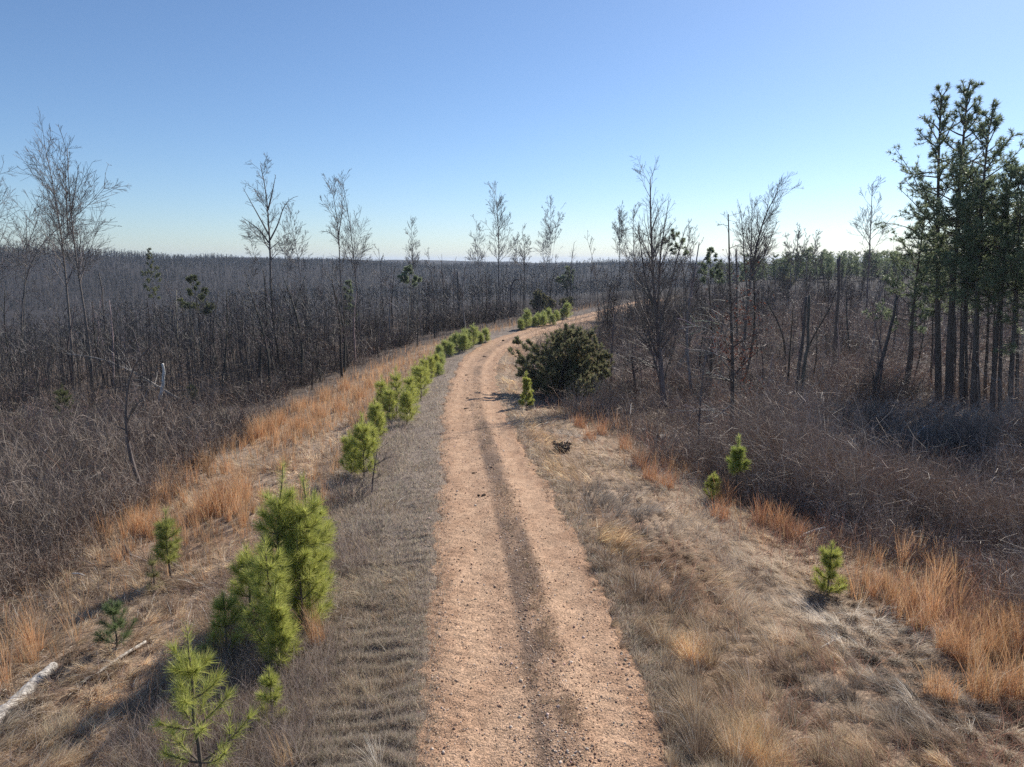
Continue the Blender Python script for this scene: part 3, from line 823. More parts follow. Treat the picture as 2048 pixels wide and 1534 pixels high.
T('bare_tree', 'leafless sapling in front of the stumps, thin and upright', [[(1397, 890), (1398, 830), (1402, 770), (1410, 700)]], seed=78, r=.06, n=(22, 70, 140), u1=(.3, 1), ang1=(30, 60), L1=(.15, .35))
for k, (lab, pth, rr) in enumerate([
    ('grey ragged snag with broken tip, left of the sparse green pine', [[(219, 735), (212, 680), (206, 620), (196, 545)]], .10),
    ('thin dead pole leaning against the ragged snag', [[(222, 735), (216, 660), (204, 590)]], .07),
    ('straight dead pole with broken tip rising to the horizon in the valley', [[(885, 605), (885, 560), (884, 508)]], .15),
    ('short black dead trunk standing in the valley brush', [[(918, 628), (917, 590), (915, 545)]], .22),
    ('tall dead pole, left one of the two poles close together on the hillside', [[(1664, 745), (1668, 660), (1671, 590), (1674, 512)]], .13),
    ('tall dead pole, right one of the two poles close together on the hillside', [[(1672, 745), (1677, 650), (1680, 580), (1682, 518)]], .11),
    ('crooked dead trunk with blunt top, left of the two poles', [[(1592, 800), (1596, 740), (1606, 660), (1610, 592)]], .12),
    ('crooked dead trunk with bent middle and blunt top', [[(1601, 805), (1606, 740), (1616, 690), (1614, 650), (1619, 590)]], .11),
    ('dead pole with forked tip inside the vase shaped tree', [[(1474, 690), (1473, 600), (1472, 540), (1470, 498)]], .12),
    ('slanted dead trunk leaning across the brush before the green pines', [[(1745, 800), (1752, 740), (1772, 680), (1788, 590)]], .11),
    ('hooked dead tree bent over like a crook in the valley', [[(1022, 620), (1020, 585), (1024, 562), (1034, 555), (1040, 560)]], .16),
    ]):
    T('snag', lab, pth, seed=110 + k, r=rr, n=(8, 10, 0), u1=(.3, 1), ang1=(50, 90), L1=(.04, .12), bark=(.10, .085, .078), tip=.55, wig=.004, cat='dead tree')

# fallen and leaning dead wood
def wood(name, label, pts3, r0, r1, col, cat, seed=0, twigs=0, m=None):
    rng = np.random.default_rng(seed)
    base = np.array(pts3[0])
    o = thing(name, label, cat, base)
    P = polyline(np.array(pts3) - base, 14, rng, r0 * .12)[None]; R = np.linspace(r0, r1, 14)[None] * rng.uniform(.86, 1.12, (1, 14))
    mb = MB(); tubes(mb, P, R, 9, col)
    lo = P[:, ::-1][:, -2:]; tubes(mb, lo, np.stack((R[:, 1], R[:, 0]), 1), 9, np.array(col) * 1.02)
    mb.build('trunk', m or M_PALE, o, True)
    if twigs:
        P1, R1, _ = branch(rng, P, R, twigs, (.2, 1), (25, 65), (.1, .3), 4, .02, .15, .5, .5, .006)
        P2, R2, _ = branch(rng, P1, R1, twigs * 3, (.2, 1), (25, 65), (.25, .6), 3, .02, .15, .5, .5, .006)
        mb = MB(); tubes(mb, P1, R1, 4, np.array(col) * .9, cap=False); tubes(mb, P2, R2, 3, np.array(col) * .85, cap=False)
        mb.build('branches', M_TWIG, o, True)
    return o
yb = hit(318, 806)[1]
wood('leaning_log', 'bleached white barkless log standing tilted in the brush', [at_depth(u, v, yb) for u, v in [(318, 812), (321, 790), (327, 768), (329, 748), (325, 727)]], .125, .09, (.72, .69, .64), 'log', 1)
yb = hit(340, 800)[1]
wood('fallen_tree', 'long pale fallen tree arching low over the brush beside the white tilted log', [at_depth(u, v, yb) + np.array((0, k * .35, 0)) for k, (u, v) in enumerate([(362, 800), (330, 786), (308, 777), (272, 760), (240, 748), (200, 733), (164, 724), (92, 717)])], .085, .03, (.36, .33, .30), 'fallen tree', 2, 26)
yb = hit(400, 786)[1]
wood('fallen_tree', 'straight grey fallen trunk lying level behind the white tilted log', [at_depth(u, v, yb) for u, v in [(330, 782), (372, 780), (420, 782)]], .07, .05, (.17, .15, .135), 'fallen tree', 3)
a_, b_ = hit(-40, 1480), hit(108, 1338)
wood('fallen_log', 'weathered white log lying in the tan grass, cut by the picture edge', [a_ + (0, 0, .03), (a_ + b_) / 2 + (0, .02, .06), b_ + (0, 0, .05)], .13, .09, (.46, .425, .385), 'log', 4)
a_, b_ = hit(180, 1362), hit(292, 1290)
wood('fallen_branch', 'thin pale branch lying past the end of the white log', [a_ + (0, 0, .04), (a_ + b_) / 2 + (0, .06, .07), b_ + (0, 0, .06)], .022, .03, (.48, .43, .37), 'branch', 5)
a_, b_ = hit(1603, 1080), hit(1650, 1070)
wood('fallen_branch', 'short white stick lying at the foot of the dark brush', [a_ + (0, 0, .12), (a_ + b_) / 2 + (0, .02, .17), b_ + (0, 0, .2)], .03, .024, (.68, .64, .58), 'branch', 6)
a_, b_ = hit(1640, 1305), hit(1682, 1287)
wood('fallen_branch', 'thin pale forked stick lying on the matted grass', [a_ + (0, 0, .08), (a_ + b_) / 2 + (0, .02, .10), b_ + (0, 0, .12)], .012, .01, (.55, .5, .44), 'branch', 7, 4)
a_, b_ = hit(1500, 985), hit(1560, 962)
wood('fallen_branch', 'grey stick resting on the brush above the orange grass tufts', [a_ + (0, 0, .25), (a_ + b_) / 2 + (0, .02, .33), b_ + (0, 0, .38)], .022, .016, (.42, .38, .34), 'branch', 8, 4)
a_, b_ = hit(147, 1155), hit(172, 1160)
wood('fallen_branch', 'small white stick lying in the grey weeds', [a_ + (0, 0, .1), (a_ + b_) / 2 + (0, .02, .12), b_ + (0, 0, .1)], .018, .014, (.6, .56, .5), 'branch', 9)
a_, b_ = hit(250, 1098), hit(262, 1118)
wood('fallen_branch', 'dark short chunk of wood lying in the straw', [a_ + (0, 0, .08), (a_ + b_) / 2 + (0, 0, .09), b_ + (0, 0, .07)], .05, .045, (.09, .075, .065), 'branch', 10)

rw = np.random.default_rng(57)
for k, (u, v) in enumerate([(1560, 880), (1700, 930), (1830, 900), (1930, 1040), (1640, 820), (1760, 1010), (1380, 850), (1990, 1100), (1480, 930), (1850, 1000), (140, 880), (330, 900), (60, 960), (220, 1010), (420, 830), (480, 720), (600, 700), (1260, 850)]):
    b = hit(u, v); a = rw.uniform(0, 3.14); L = rw.uniform(.5, 1.5); zz = rw.uniform(.25, .6)
    d = np.array((np.cos(a), np.sin(a), rw.uniform(-.15, .3))) * L
    wood('fallen_branch', 'grey dead limb lying tangled in the brush', [b + (0, 0, zz), b + d * .5 + (0, 0, zz + .12), b + d + (0, 0, zz)], rw.uniform(.02, .035), .012, (.42, .38, .34), 'branch', 800 + k, 5)['group'] = 'dead limbs lying in the brush'

def stump(label, u, v, r, h, seed):
    rng = np.random.default_rng(seed)
    b = hit(u, v)
    o = thing('stump', label, 'stump', b)
    k = 14; a = np.arange(k) * 2 * np.pi / k
    prof = [(-.1, 1.5), (.08, 1.35), (.25, 1.08), (.6, 1.0), (1.0, .97)]
    w = rng.uniform(.85, 1.15, k)
    V = np.array([[(r * s * w[j] * np.cos(a[j]), r * s * w[j] * np.sin(a[j]), h * z_ + (.04 * rng.normal() if z_ == 1. else 0)) for j in range(k)] for z_, s in prof])
    idx = np.arange(len(prof) * k).reshape(len(prof), k)
    q = np.stack((idx[:-1], np.roll(idx[:-1], -1, 1), np.roll(idx[1:], -1, 1), idx[1:]), -1).reshape(-1, 4)
    mb = MB(); mb.add(V, q, None, (.06, .05, .043)); mb.build('bark', M_BARK, o, True)
    top = V[-1] * np.array((.99, .99, 1)) + np.array((0, 0, -.004))
    mb = MB(); mb.add(np.concatenate((top, [top.mean(0)])), None, [(j, (j + 1) % k, k) for j in range(k)], (.22, .19, .165)); mb.build('cut_face', M_PALE, o)
stump('dark cut stump with pale flat top below the big conical tree', 1322, 884, .2, .30, 1)
stump('low dark stump with pale top beside the red leaved tree', 1408, 908, .2, .26, 2)
stump('dark rotten stump half hidden behind the orange grass', 1290, 870, .17, .26, 3)

# clods and dung on the road
for k, (u, v, s, lab) in enumerate([(966, 997, .075, 'largest brown clod lying on the middle strip of the road'), (949, 950, .05, 'small dark clod in the middle of the road before the larger clod'),
        (932, 752, .09, 'dark clod nearest the bend in the trail of clods'), (935, 800, .085, 'dark clod on the road above the cedar shadow'), (931, 820, .09, 'flat dark clod level with the cedar shadow'),
        (969, 716, .11, 'small dark clod on the curve of the road'), (1005, 684, .16, 'dark clod at the far curve of the road'), (1010, 1385, .035, 'dark stone lying between the wheel tracks in the foreground')]):
    rng = np.random.default_rng(200 + k)
    b = hit(u, v); b[2] = float(ROADZ(b[0], b[1]))
    o = thing('clod' if k < 7 else 'stone', lab, 'clod' if k < 7 else 'stone', b, None)
    mb = MB()
    for j in range(4 if k < 7 else 1):
        th, ph = np.meshgrid(np.linspace(0, np.pi, 6), np.arange(8) * np.pi / 4, indexing='ij')
        S = np.stack((np.sin(th) * np.cos(ph), np.sin(th) * np.sin(ph), np.cos(th) * .6), -1) * rng.uniform(.75, 1.2, th.shape + (1,)) * s * rng.uniform(.5, .8)
        S = S + np.array((rng.normal() * s * .7, rng.normal() * s * .4, s * .2)) * (j > 0 or k < 7)
        i = np.arange(48).reshape(6, 8)
        mb.add(S, np.stack((i[:-1], i[1:], np.roll(i[1:], -1, 1), np.roll(i[:-1], -1, 1)), -1).reshape(-1, 4), None, (.06, .042, .03))
    mb.build('lump', M_STONE, o, True)

# ------------------------------------------------------------------ pines
GREEN = [(.54, .55, .14), (.42, .46, .11), (.66, .66, .22), (.28, .31, .09)]
def needles(mb, rng, pos, dirs, n, L, W, cols, wts, spread=.9, droop=0., fwd=1.0):
    """n needles at each point, fanned round its direction"""
    m = len(pos)
    p = np.repeat(pos, n, 0); d = np.repeat(dirs, n, 0)
    v = nrm(d * fwd + rng.normal(size=d.shape) * spread)
    l = (rng.uniform(.65, 1.1, m * n) * np.repeat(np.broadcast_to(L, m), n))[:, None]
    mid = p + v * l * .55
    end = p + nrm(v + np.array([0, 0, droop])) * l
    ribbons(mb, np.stack((p, mid, end), 1), np.array([[1, .9, .3]]) * np.full((m * n, 1), W), rng, mixcol(rng, cols, wts, m * n, .2, .05))

def along(P, n, rng, u0=.0, u1=1.):
    """n points and directions along each line"""
    M, N = P.shape[:2]
    f = (np.linspace(u0, u1, n)[None] + rng.uniform(-.5, .5, (M, n)) * (u1 - u0) / n).clip(0, .9999) * (N - 1)
    i = f.astype(int); fr = (f - i)[..., None]
    r = np.arange(M)[:, None]
    a, b = P[r, i], P[r, i + 1]
    return (a * (1 - fr) + b * fr).reshape(-1, 3), nrm(b - a).reshape(-1, 3)

def young_pine(label, u, v, vt, seed, group=None, W=.006, NL=.17, dens=1., wide=.36, whorls=4, cols=GREEN, wts=(4, 3, 2, 1), bend=0., name='young_pine', depth=None, sparse=.12, k_sub=2):
    """a knee to head high pine: leader with whorls of upswept bottlebrush branches"""
    rng = np.random.default_rng(seed)
    b = hit(u, v)
    top = at_depth(u, vt, b[1])
    h = max(top[2] - b[2], .4)
    o = thing(name, label, 'young pine', b, group)
    lead = polyline([(0, 0, -.1), (bend * .3, .02, h * .5), (bend, 0, h)], 10, rng, .006 * h)[None]
    R = np.linspace(.012 + .009 * h, .006, 10)[None]
    tr = MB(); tubes(tr, lead, R, 6, (.12, .095, .075))
    Ps = []; 
    for k in range(whorls):
        uz = sparse + (.74 - sparse) * (k / max(whorls - 1, 1)) ** .85
        nb = rng.integers(4, 7)
        L = h * wide * (1.0 - uz * .85) * rng.uniform(.55, 1.25, nb)
        a0 = rng.uniform(0, 6.28)
        for j in range(nb):
            f = uz * 9; i = int(f); p0 = lead[0, i] + (lead[0, i + 1] - lead[0, i]) * (f - i)
            az = a0 + j * 6.283 / nb + rng.normal() * .25
            el = rng.uniform(.35, .8)
            d = np.array((np.cos(az) * np.cos(el), np.sin(az) * np.cos(el), np.sin(el)))
            pts = [p0]
            for s in range(4):
                pts.append(pts[-1] + d * L[j] / 4); d = nrm(d + np.array((0, 0, .16)) + rng.normal(size=3) * .06)
            Ps.append(pts)
    Ps = np.array(Ps)
    tubes(tr, Ps, np.linspace(.008 + .003 * h, .004, 5)[None] * np.ones((len(Ps), 1)), 4, (.13, .10, .075))
    S2, RS2, _ = branch(rng, Ps, np.full((len(Ps), 5), .006), len(Ps), (.3, .8), (30, 55), (.3, .5), 4, .14, .08, .7, .6, .003)
    tubes(tr, S2, RS2, 3, (.13, .10, .075), cap=False)
    tr.build('trunk', M_BARK, o, True)
    nd = MB()
    p, d = along(S2, max(2, k_sub), rng, .3, 1.0)
    needles(nd, rng, p, d, max(3, int(14 * dens)), NL, W, cols, wts, .55, -.02)
    blen = np.linalg.norm(Ps[:, -1] - Ps[:, 0], axis=1)
    k = max(3, int(4 + h * 3))
    p, d = along(Ps, k, rng, .3, 1.0)
    needles(nd, rng, p, d, max(3, int(15 * dens)), NL, W, cols, wts, .58, -.02)
    p, d = along(lead, int(8 + h * 9), rng, .45, 1.)
    needles(nd, rng, p, d, max(3, int(13 * dens)), NL * .85, W, cols, wts, .6, .08)
    tips = Ps[:, -1]; needles(nd, rng, tips, nrm(Ps[:, -1] - Ps[:, -2]), max(4, int(30 * dens)), NL, W, [c for c in cols[:3]], wts[:3], .5, .1)
    nd.build('needles', M_NEEDLE, o)
    return o

Y = young_pine
Y('small bright green pine standing nearest the camera in the tan grass', 405, 1580, 1262, 301, W=.0040, NL=.18, dens=1.15, wide=.36, whorls=4, sparse=.22)
Y('thin sapling pine with sparse needles beside the nearest pine', 545, 1450, 1340, 302, W=.004, NL=.13, dens=1.2, wide=.30, whorls=3)
pine_group = 'young pines lining the left of the road'
Y('tallest young pine of the foreground clump with a swept leaning top', 565, 1245, 930, 303, W=.005, NL=.23, dens=1.0, wide=.24, whorls=6, bend=.18, sparse=.3)
Y('broad young pine at the road side of the foreground clump', 622, 1235, 958, 304, W=.005, NL=.23, dens=1.0, wide=.24, whorls=6)
Y('young pine low in front of the foreground clump, bushy to the ground', 545, 1310, 1080, 305, W=.0048, NL=.2, dens=1.1, wide=.34, whorls=5)
Y('small pine on the left flank of the foreground clump', 455, 1300, 1190, 306, W=.005, NL=.19, dens=1.2, wide=.5, whorls=3)
Y('narrow young pine rising at the left of the foreground clump', 503, 1240, 1095, 307, W=.005, NL=.2, dens=1.2, wide=.36, whorls=4)
Y('short pine filling the right foot of the foreground clump', 605, 1260, 1075, 308, W=.005, NL=.2, dens=1.2, wide=.4, whorls=4)
Y('lone yellowish green pine sapling in the orange grass', 345, 1158, 1022, 309, W=.0055, NL=.2, dens=1.1, wide=.24, whorls=4, cols=[(.42, .43, .12), (.32, .36, .10), (.5, .5, .17), (.24, .26, .09)], sparse=.3)
Y('wispy half dead pine seedling left of the lone yellowish sapling', 309, 1185, 1110, 310, W=.004, NL=.12, dens=.6, wide=.25, whorls=3, cols=[(.42, .40, .16), (.3, .29, .13), (.42, .36, .18), (.24, .22, .1)])
Y('dull green pine seedling in the straw above the white log', 233, 1290, 1205, 311, W=.0045, NL=.14, dens=1.3, wide=.5, whorls=3, cols=[(.2, .26, .11), (.15, .2, .09), (.26, .31, .14), (.12, .16, .07)])
Y('young pine standing before the dark leafless sapling', 728, 955, 832, 312, W=.008, NL=.24, dens=1.0, wide=.33, whorls=5)
Y('low bushy pine on the left of the sapling pine by the road', 703, 950, 868, 313, W=.008, NL=.24, dens=1.0, wide=.4, whorls=4)
mid = [('dense young pine at the left end of the middle roadside clump', 766, 830, 752), ('tallest young pine of the middle roadside clump', 794, 835, 735), ('young pine in front of the middle roadside clump', 780, 845, 770),
       ('young pine at the road end of the middle clump', 820, 835, 745), ('thin young pine between the middle clump and the road', 815, 848, 775), ('small pine just behind the middle roadside clump', 842, 800, 722),
       ('young pine beyond the middle clump, tapering top', 832, 790, 726), ('low pine between the middle clump and the curve', 862, 762, 706)]
for k, (lab, u, v, vt) in enumerate(mid):
    Y(lab, u, v, vt, 320 + k, W=.0085, NL=.27, dens=.55, wide=.30, whorls=5)
for k, (lab, u, v, vt) in enumerate([('slim young pine between the middle clump and the pine before the dark sapling', 752, 880, 800), ('little pine at the near foot of the middle clump', 742, 905, 850), ('slim pine linking the middle clump with the row on the curve', 850, 775, 712),
        ('small pine low on the bank behind the middle clump', 826, 800, 748), ('slim pine at the start of the row on the curve', 872, 748, 704), ('young pine hidden behind the foreground clump, only its top showing', 640, 1180, 985), ('low pine spreading at the foot of the foreground clump', 560, 1330, 1180), ('slender pine top in the middle of the foreground clump', 600, 1235, 985)]):
    near_ = v > 1000
    Y(lab, u, v, vt, 370 + k, W=.005 if near_ else .009, NL=.22 if near_ else .25, dens=1.1 if near_ else .85, wide=.27 if near_ else .3, whorls=5)
far_p = [(878, 735, 706), (890, 728, 704), (905, 700, 668), (918, 698, 664), (930, 694, 662), (942, 690, 658), (955, 688, 656), (966, 686, 655), (1048, 655, 626), (1058, 655, 628), (1068, 652, 628), (1082, 650, 620), (1092, 648, 622), (1106, 645, 616), (1115, 642, 618), (1126, 640, 614), (1138, 636, 612), (900, 712, 690), (868, 752, 716), (884, 722, 690), (893, 715, 682), (911, 704, 672), (924, 700, 668), (936, 693, 660), (949, 690, 654), (961, 688, 660), (972, 683, 656), (1042, 660, 634), (1053, 654, 622), (1075, 650, 618), (1088, 650, 626), (1098, 648, 624), (1120, 642, 612), (1133, 638, 610)]
rj = np.random.default_rng(77)
for k, (u, v, vt) in enumerate(far_p):
    u += rj.normal() * 5; v += rj.uniform(-3, 4); vt = v - (v - vt) * rj.uniform(.55, 1.25)
    Y('small green pine in the row along the far curve of the road', u, v, vt, 340 + k, 'small pines along the far curve', W=.016, NL=.36, dens=.36, wide=.40, whorls=5, cols=[(.46, .50, .17), (.36, .42, .14), (.56, .58, .22), (.25, .29, .10)])
Y('narrow dark green pine at the foot of the cedar', 1052, 818, 744, 360, W=.012, NL=.16, dens=1.3, wide=.22, whorls=6)
Y('bright yellow green pine sapling rising from the dark brush', 1470, 1000, 875, 361, W=.008, NL=.18, dens=1.2, wide=.28, whorls=4, cols=[(.44, .5, .12), (.34, .42, .1), (.60, .62, .20), (.30, .35, .10)], sparse=.45)
Y('pale little pine half hidden in orange grass left of the bright sapling', 1425, 1000, 948, 362, W=.008, NL=.16, dens=.9, wide=.4, whorls=3)
Y('lone pine sapling on the right bank between tan grass and brush', 1655, 1190, 1088, 363, W=.0055, NL=.16, dens=1.3, wide=.34, whorls=4)
Y('dull pine sapling lost in the brush by the fallen tree', 133, 850, 770, 364, W=.012, NL=.18, dens=.8, wide=.4, whorls=4, cols=[(.16, .175, .075), (.13, .145, .06), (.19, .21, .09), (.1, .1, .06)])
Y('low dull pine in the brush right of the white tilted log', 385, 810, 770, 365, W=.014, NL=.18, dens=.8, wide=.6, whorls=3, cols=[(.16, .175, .075), (.13, .145, .06), (.19, .21, .09), (.1, .1, .06)])

DARKGREEN = [(.26, .31, .17), (.20, .25, .14), (.34, .38, .22), (.15, .185, .11)]
def tall_pine(label, pts, seed, r=.16, crown=.45, nb=40, bl=(1.2, 2.6), tufts=9, W=.022, NL=.22, nn_=12, cols=DARKGREEN, group=None, limb=None, name='pine_tree', depth=None):
    rng = np.random.default_rng(seed)
    b = hit(*pts[0])
    if depth: b = at_depth(pts[0][0], pts[0][1], depth); b[2] = float(H(b[0], b[1]))
    P = np.array([at_depth(u, v, b[1]) for u, v in pts]) - b
    P[0] = (0, 0, -.15)
    h = P[-1][2]
    o = thing(name, label, 'pine tree', b, group)
    lead = polyline(P, 16, rng, .0015 * h)[None]
    R = (r * np.linspace(1, .12, 16))[None]
    tr = MB(); tubes(tr, lead, R, 9, (.10, .082, .07)); tr.build('trunk', M_BARK, o, True)
    uz = crown + (1 - crown) * (np.arange(nb) + .5) / nb
    rel = (uz - crown) / (1 - crown)
    L = np.interp(rel, [0, .15, .4, .75, 1], [.85, 1.2, 1.05, .62, .25]) * rng.uniform(bl[0], bl[1], nb)
    pts_, rad_ = [], []
    for k in range(nb):
        f = uz[k] * 15 * .999; i = int(f); p0 = lead[0, i] + (lead[0, i + 1] - lead[0, i]) * (f - i)
        az = k * 2.4 + rng.normal() * .4; el = np.interp(rel[k], [0, .5, 1], [.05, .35, 1.0]) + rng.normal() * .15
        d = np.array((np.cos(az) * np.cos(el), np.sin(az) * np.cos(el), np.sin(el)))
        q = [p0]
        for s in range(5):
            q.append(q[-1] + d * L[k] / 5); d = nrm(d + np.array((0, 0, .10)) + rng.normal(size=3) * .12)
        pts_.append(q)
    if limb:
        for lp in limb:
            q = polyline(np.array([at_depth(u, v, b[1]) for u, v in lp]) - b, 6)
            pts_.append(list(q))
    B = np.array(pts_)
    br = MB(); RB = np.linspace(.035, .012, 6)[None] * np.ones((len(B), 1)) * np.clip(r / .16, .6, 1.2)
    tubes(br, B, RB, 5, (.09, .075, .062))
    S, RS, _ = branch(rng, B, RB, len(B) * 5, (.35, 1), (25, 65), (.2, .5), 4, .06, .14, .6, .5, .010)
    tubes(br, S, RS, 3, (.09, .075, .062), cap=False)
    # dead bare stubs below the crown
    D, RD, _ = branch(rng, lead, R, 26, (min(.18, crown * .5), crown), (60, 100), rng.uniform(.3, 1.5, 26), 4, -.03, .12, .12, .5, .010)
    tubes(br, D, RD, 3, (.085, .075, .068), cap=False)
    br.build('branches', M_BARK, o, True)
    nd = MB()
    p1, d1 = along(B, max(3, tufts // 2), rng, .55, 1.); p2, d2 = along(S, 3, rng, .45, 1.)
    tip = lead[:, -1]
    p = np.concatenate((p1, p2, tip)); d = np.concatenate((d1, d2, np.array([[0, 0, 1.]])))
    needles(nd, rng, p, nrm(d + np.array([0, 0, .3])), nn_, NL, W, cols, (4, 3, 2, 2), .75, -.05)
    nd.build('needles', M_NEEDLE, o)
    return o

TP = tall_pine
TP('tall pine with the left hand spire of the green stand', [(1878, 800), (1878, 700), (1877, 560), (1876, 400), (1878, 280), (1882, 186)], 401, r=.18, crown=.5, nb=46, bl=(1.3, 2.4))
TP('tallest pine of the green stand, thick trunk and narrow top', [(1896, 806), (1898, 700), (1906, 560), (1918, 420), (1926, 300), (1937, 176)], 402, r=.21, crown=.52, nb=50, bl=(1.3, 2.4))
TP('tall pine with rounded bent top on the right of the tallest', [(1956, 820), (1954, 700), (1956, 560), (1962, 420), (1968, 330), (1985, 222)], 403, r=.15, crown=.5, nb=46, bl=(1.3, 2.5))
TP('leaning pine with low green crown and long limbs reaching to the left', [(1810, 790), (1822, 690), (1830, 590), (1842, 500), (1850, 420)], 404, r=.13, crown=.35, nb=40, bl=(1.4, 2.6), limb=[[(1846, 470), (1815, 452), (1790, 448), (1762, 445)], [(1850, 400), (1835, 370), (1812, 325), (1790, 296)], [(1848, 430), (1825, 400), (1805, 385), (1797, 375)]])
TP('pine with broad ragged crown behind the tallest trunk', [(1925, 812), (1926, 700), (1930, 580), (1938, 470), (1945, 350)], 405, r=.11, crown=.5, nb=44, bl=(1.4, 2.5))
TP('slim pine trunk of the stand with mid height crown', [(1944, 826), (1946, 720), (1950, 600), (1956, 480), (1962, 380)], 406, r=.10, crown=.52, nb=38, bl=(1.3, 2.3))
TP('pine near the picture edge with its crown leaning out', [(1985, 830), (1990, 720), (1998, 600), (2010, 480), (2022, 340)], 407, r=.125, crown=.5, nb=46, bl=(1.4, 2.6))
TP('pine at the picture edge, crown cut by the frame', [(2020, 835), (2024, 720), (2030, 600), (2038, 480), (2045, 350)], 408, r=.12, crown=.5, nb=44, bl=(1.4, 2.6))
TP('thin pine between the two edge pines with dense low crown', [(2000, 828), (2002, 720), (2004, 620), (2012, 520), (2016, 430)], 409, r=.10, crown=.5, nb=36, bl=(1.3, 2.4))
TP('small pine filling the lower crown gap of the green stand', [(1908, 790), (1910, 700), (1912, 620), (1900, 540), (1890, 450)], 410, r=.09, crown=.46, nb=36, bl=(1.2, 2.3))
TP('pine beyond the picture edge whose limbs hang into the frame', [(2072, 850), (2074, 720), (2076, 600), (2082, 480), (2086, 380)], 411, r=.14, crown=.35, nb=40, bl=(1.5, 2.8))
for k, (lab, pts, rr, cr) in enumerate([('slender pole like pine just right of the two thick trunks', [(1918, 800), (1920, 700), (1924, 560), (1926, 430)], .08, .66), ('slender pine pole between the thick trunk and the round topped pine', [(1934, 812), (1934, 700), (1936, 580), (1940, 450)], .085, .66),
        ('thin pine pole behind the round topped pine', [(1970, 800), (1971, 700), (1974, 590), (1978, 440)], .09, .64), ('thin dark pine pole in the gap before the edge pines', [(1984, 806), (1985, 700), (1990, 590), (1996, 470)], .08, .66),
        ('slender pine pole at the picture edge, partly hidden', [(2036, 815), (2036, 700), (2036, 590), (2034, 450)], .09, .62), ('slim pine pole left of the two thick trunks', [(1862, 770), (1862, 680), (1864, 580), (1866, 470)], .075, .62)]):
    TP(lab, pts, 430 + k, r=rr, crown=cr, nb=22, bl=(.9, 1.8))
OLIVE = [(.21, .22, .10), (.16, .18, .085), (.26, .27, .13), (.11, .12, .07)]
TP('sparse olive green pine poking above the horizon on the left', [(315, 670), (311, 620), (305, 570), (298, 500)], 420, r=.11, crown=.42, nb=30, bl=(.9, 1.9), cols=OLIVE, W=.05, NL=.3, nn_=10)
TP('sparse olive pine with broken crown right of the taller olive pine', [(408, 735), (402, 680), (394, 620), (385, 556)], 421, r=.10, crown=.6, nb=16, bl=(.8, 1.7), cols=OLIVE, W=.05, NL=.3, nn_=10)
TP('small dark pine with flat top in the middle of the valley', [(826, 640), (822, 600), (820, 570), (818, 536)], 422, r=.10, crown=.65, nb=14, bl=(.9, 1.7), W=.10, NL=.4, nn_=10)
TP('round topped pine in the valley right of the broom crowned tree', [(1134, 600), (1135, 580), (1136, 560), (1137, 538)], 423, r=.10, crown=.3, nb=18, bl=(1.2, 2.2), W=.12, NL=.4, nn_=9)
TP('dark pine bush between the twin leafless trees', [(700, 660), (699, 630), (698, 600), (697, 565)], 424, r=.08, crown=.1, nb=22, bl=(.7, 1.4), W=.07, NL=.35, nn_=9)
TP('crooked pine bough among the twigs of the big conical tree', [(1372, 720), (1372, 600), (1362, 510), (1345, 466)], 425, r=.07, crown=.8, nb=10, bl=(.6, 1.5), W=.035, NL=.22)
TP('roundish dark pine on the skyline between the conical and vase shaped trees', [(1420, 640), (1420, 590), (1421, 540), (1421, 500)], 426, r=.10, crown=.55, nb=22, bl=(.9, 1.8), W=.07, NL=.3, nn_=10)

# ------------------------------------------------------------------ cedars
CED = [(.29, .29, .15), (.22, .23, .125), (.35, .30, .17), (.16, .165, .10), (.40, .30, .19)]
def cedar(label, u, v, vt, halfw, seed, n=9000, W=.035, lean=0., cols=CED, name='cedar_tree', cat='cedar'):
    rng = np.random.default_rng(seed)
    b = hit(u, v)
    h = at_depth(u, vt, b[1])[2] - b[2]
    o = thing(name, label, cat, b)
    stems = []
    for k in range(4):
        a = rng.uniform(0, 6.28)
        stems.append(polyline([(0, 0, -.1), (np.cos(a) * halfw * .15, np.sin(a) * halfw * .15, h * .4), (np.cos(a) * halfw * .35 + lean, np.sin(a) * halfw * .35, h * rng.uniform(.75, .98))], 8))
    P0 = np.array(stems); R0 = np.linspace(.10, .02, 8)[None] * np.ones((4, 1)) * h / 4
    tr = MB(); tubes(tr, P0, R0, 6, (.11, .085, .07)); tr.build('trunk', M_BARK, o, True)
    nb = 130
    L = np.interp(rng.random(nb), [0, .8, 1], [.35, .95, 1.35]) * halfw
    P1, R1, uu = branch(rng, P0, R0, nb, (.08, 1.), (45, 85), L, 6, .10, .12, .45, .4, .012)
    P2, R2, _ = branch(rng, P1, R1, nb * 5, (.3, 1), (25, 60), (.25, .5), 4, .10, .12, .6, .5, .008)
    br = MB(); tubes(br, P1, R1, 4, (.10, .08, .065), cap=False); tubes(br, P2, R2, 3, (.10, .08, .065), cap=False)
    br.build('branches', M_BARK, o, True)
    fo = MB()
    P2 = P2[fbm(P2[:, 0, 0] * 1.4 + 5, P2[:, 0, 1] * 1.4 + P2[:, 0, 2] * 1.1, seed, 2) > .45]
    k = max(2, n // (nb * 4))
    p, d = along(P2, k, rng, .2, 1.)
    p3, d3 = along(P1, 10, rng, .4, 1.)
    p = np.concatenate((p, p3)); d = np.concatenate((d, d3))
    needles(fo, rng, p, nrm(d + np.array([0, 0, .35])), 6, .26 * np.sqrt(h / 4), W, cols, (4, 3, 2, 2, 1.3), .7, .15)
    fo.build('foliage', M_CEDAR, o)
    return o
cedar('big dark spreading cedar leaning over the inside of the road bend', 1112, 795, 700, 2.15, 501, n=10500, W=.05)
cedar('dark cedar tucked behind the big spreading cedar', 1168, 790, 716, 1.5, 502, n=6000, W=.05)
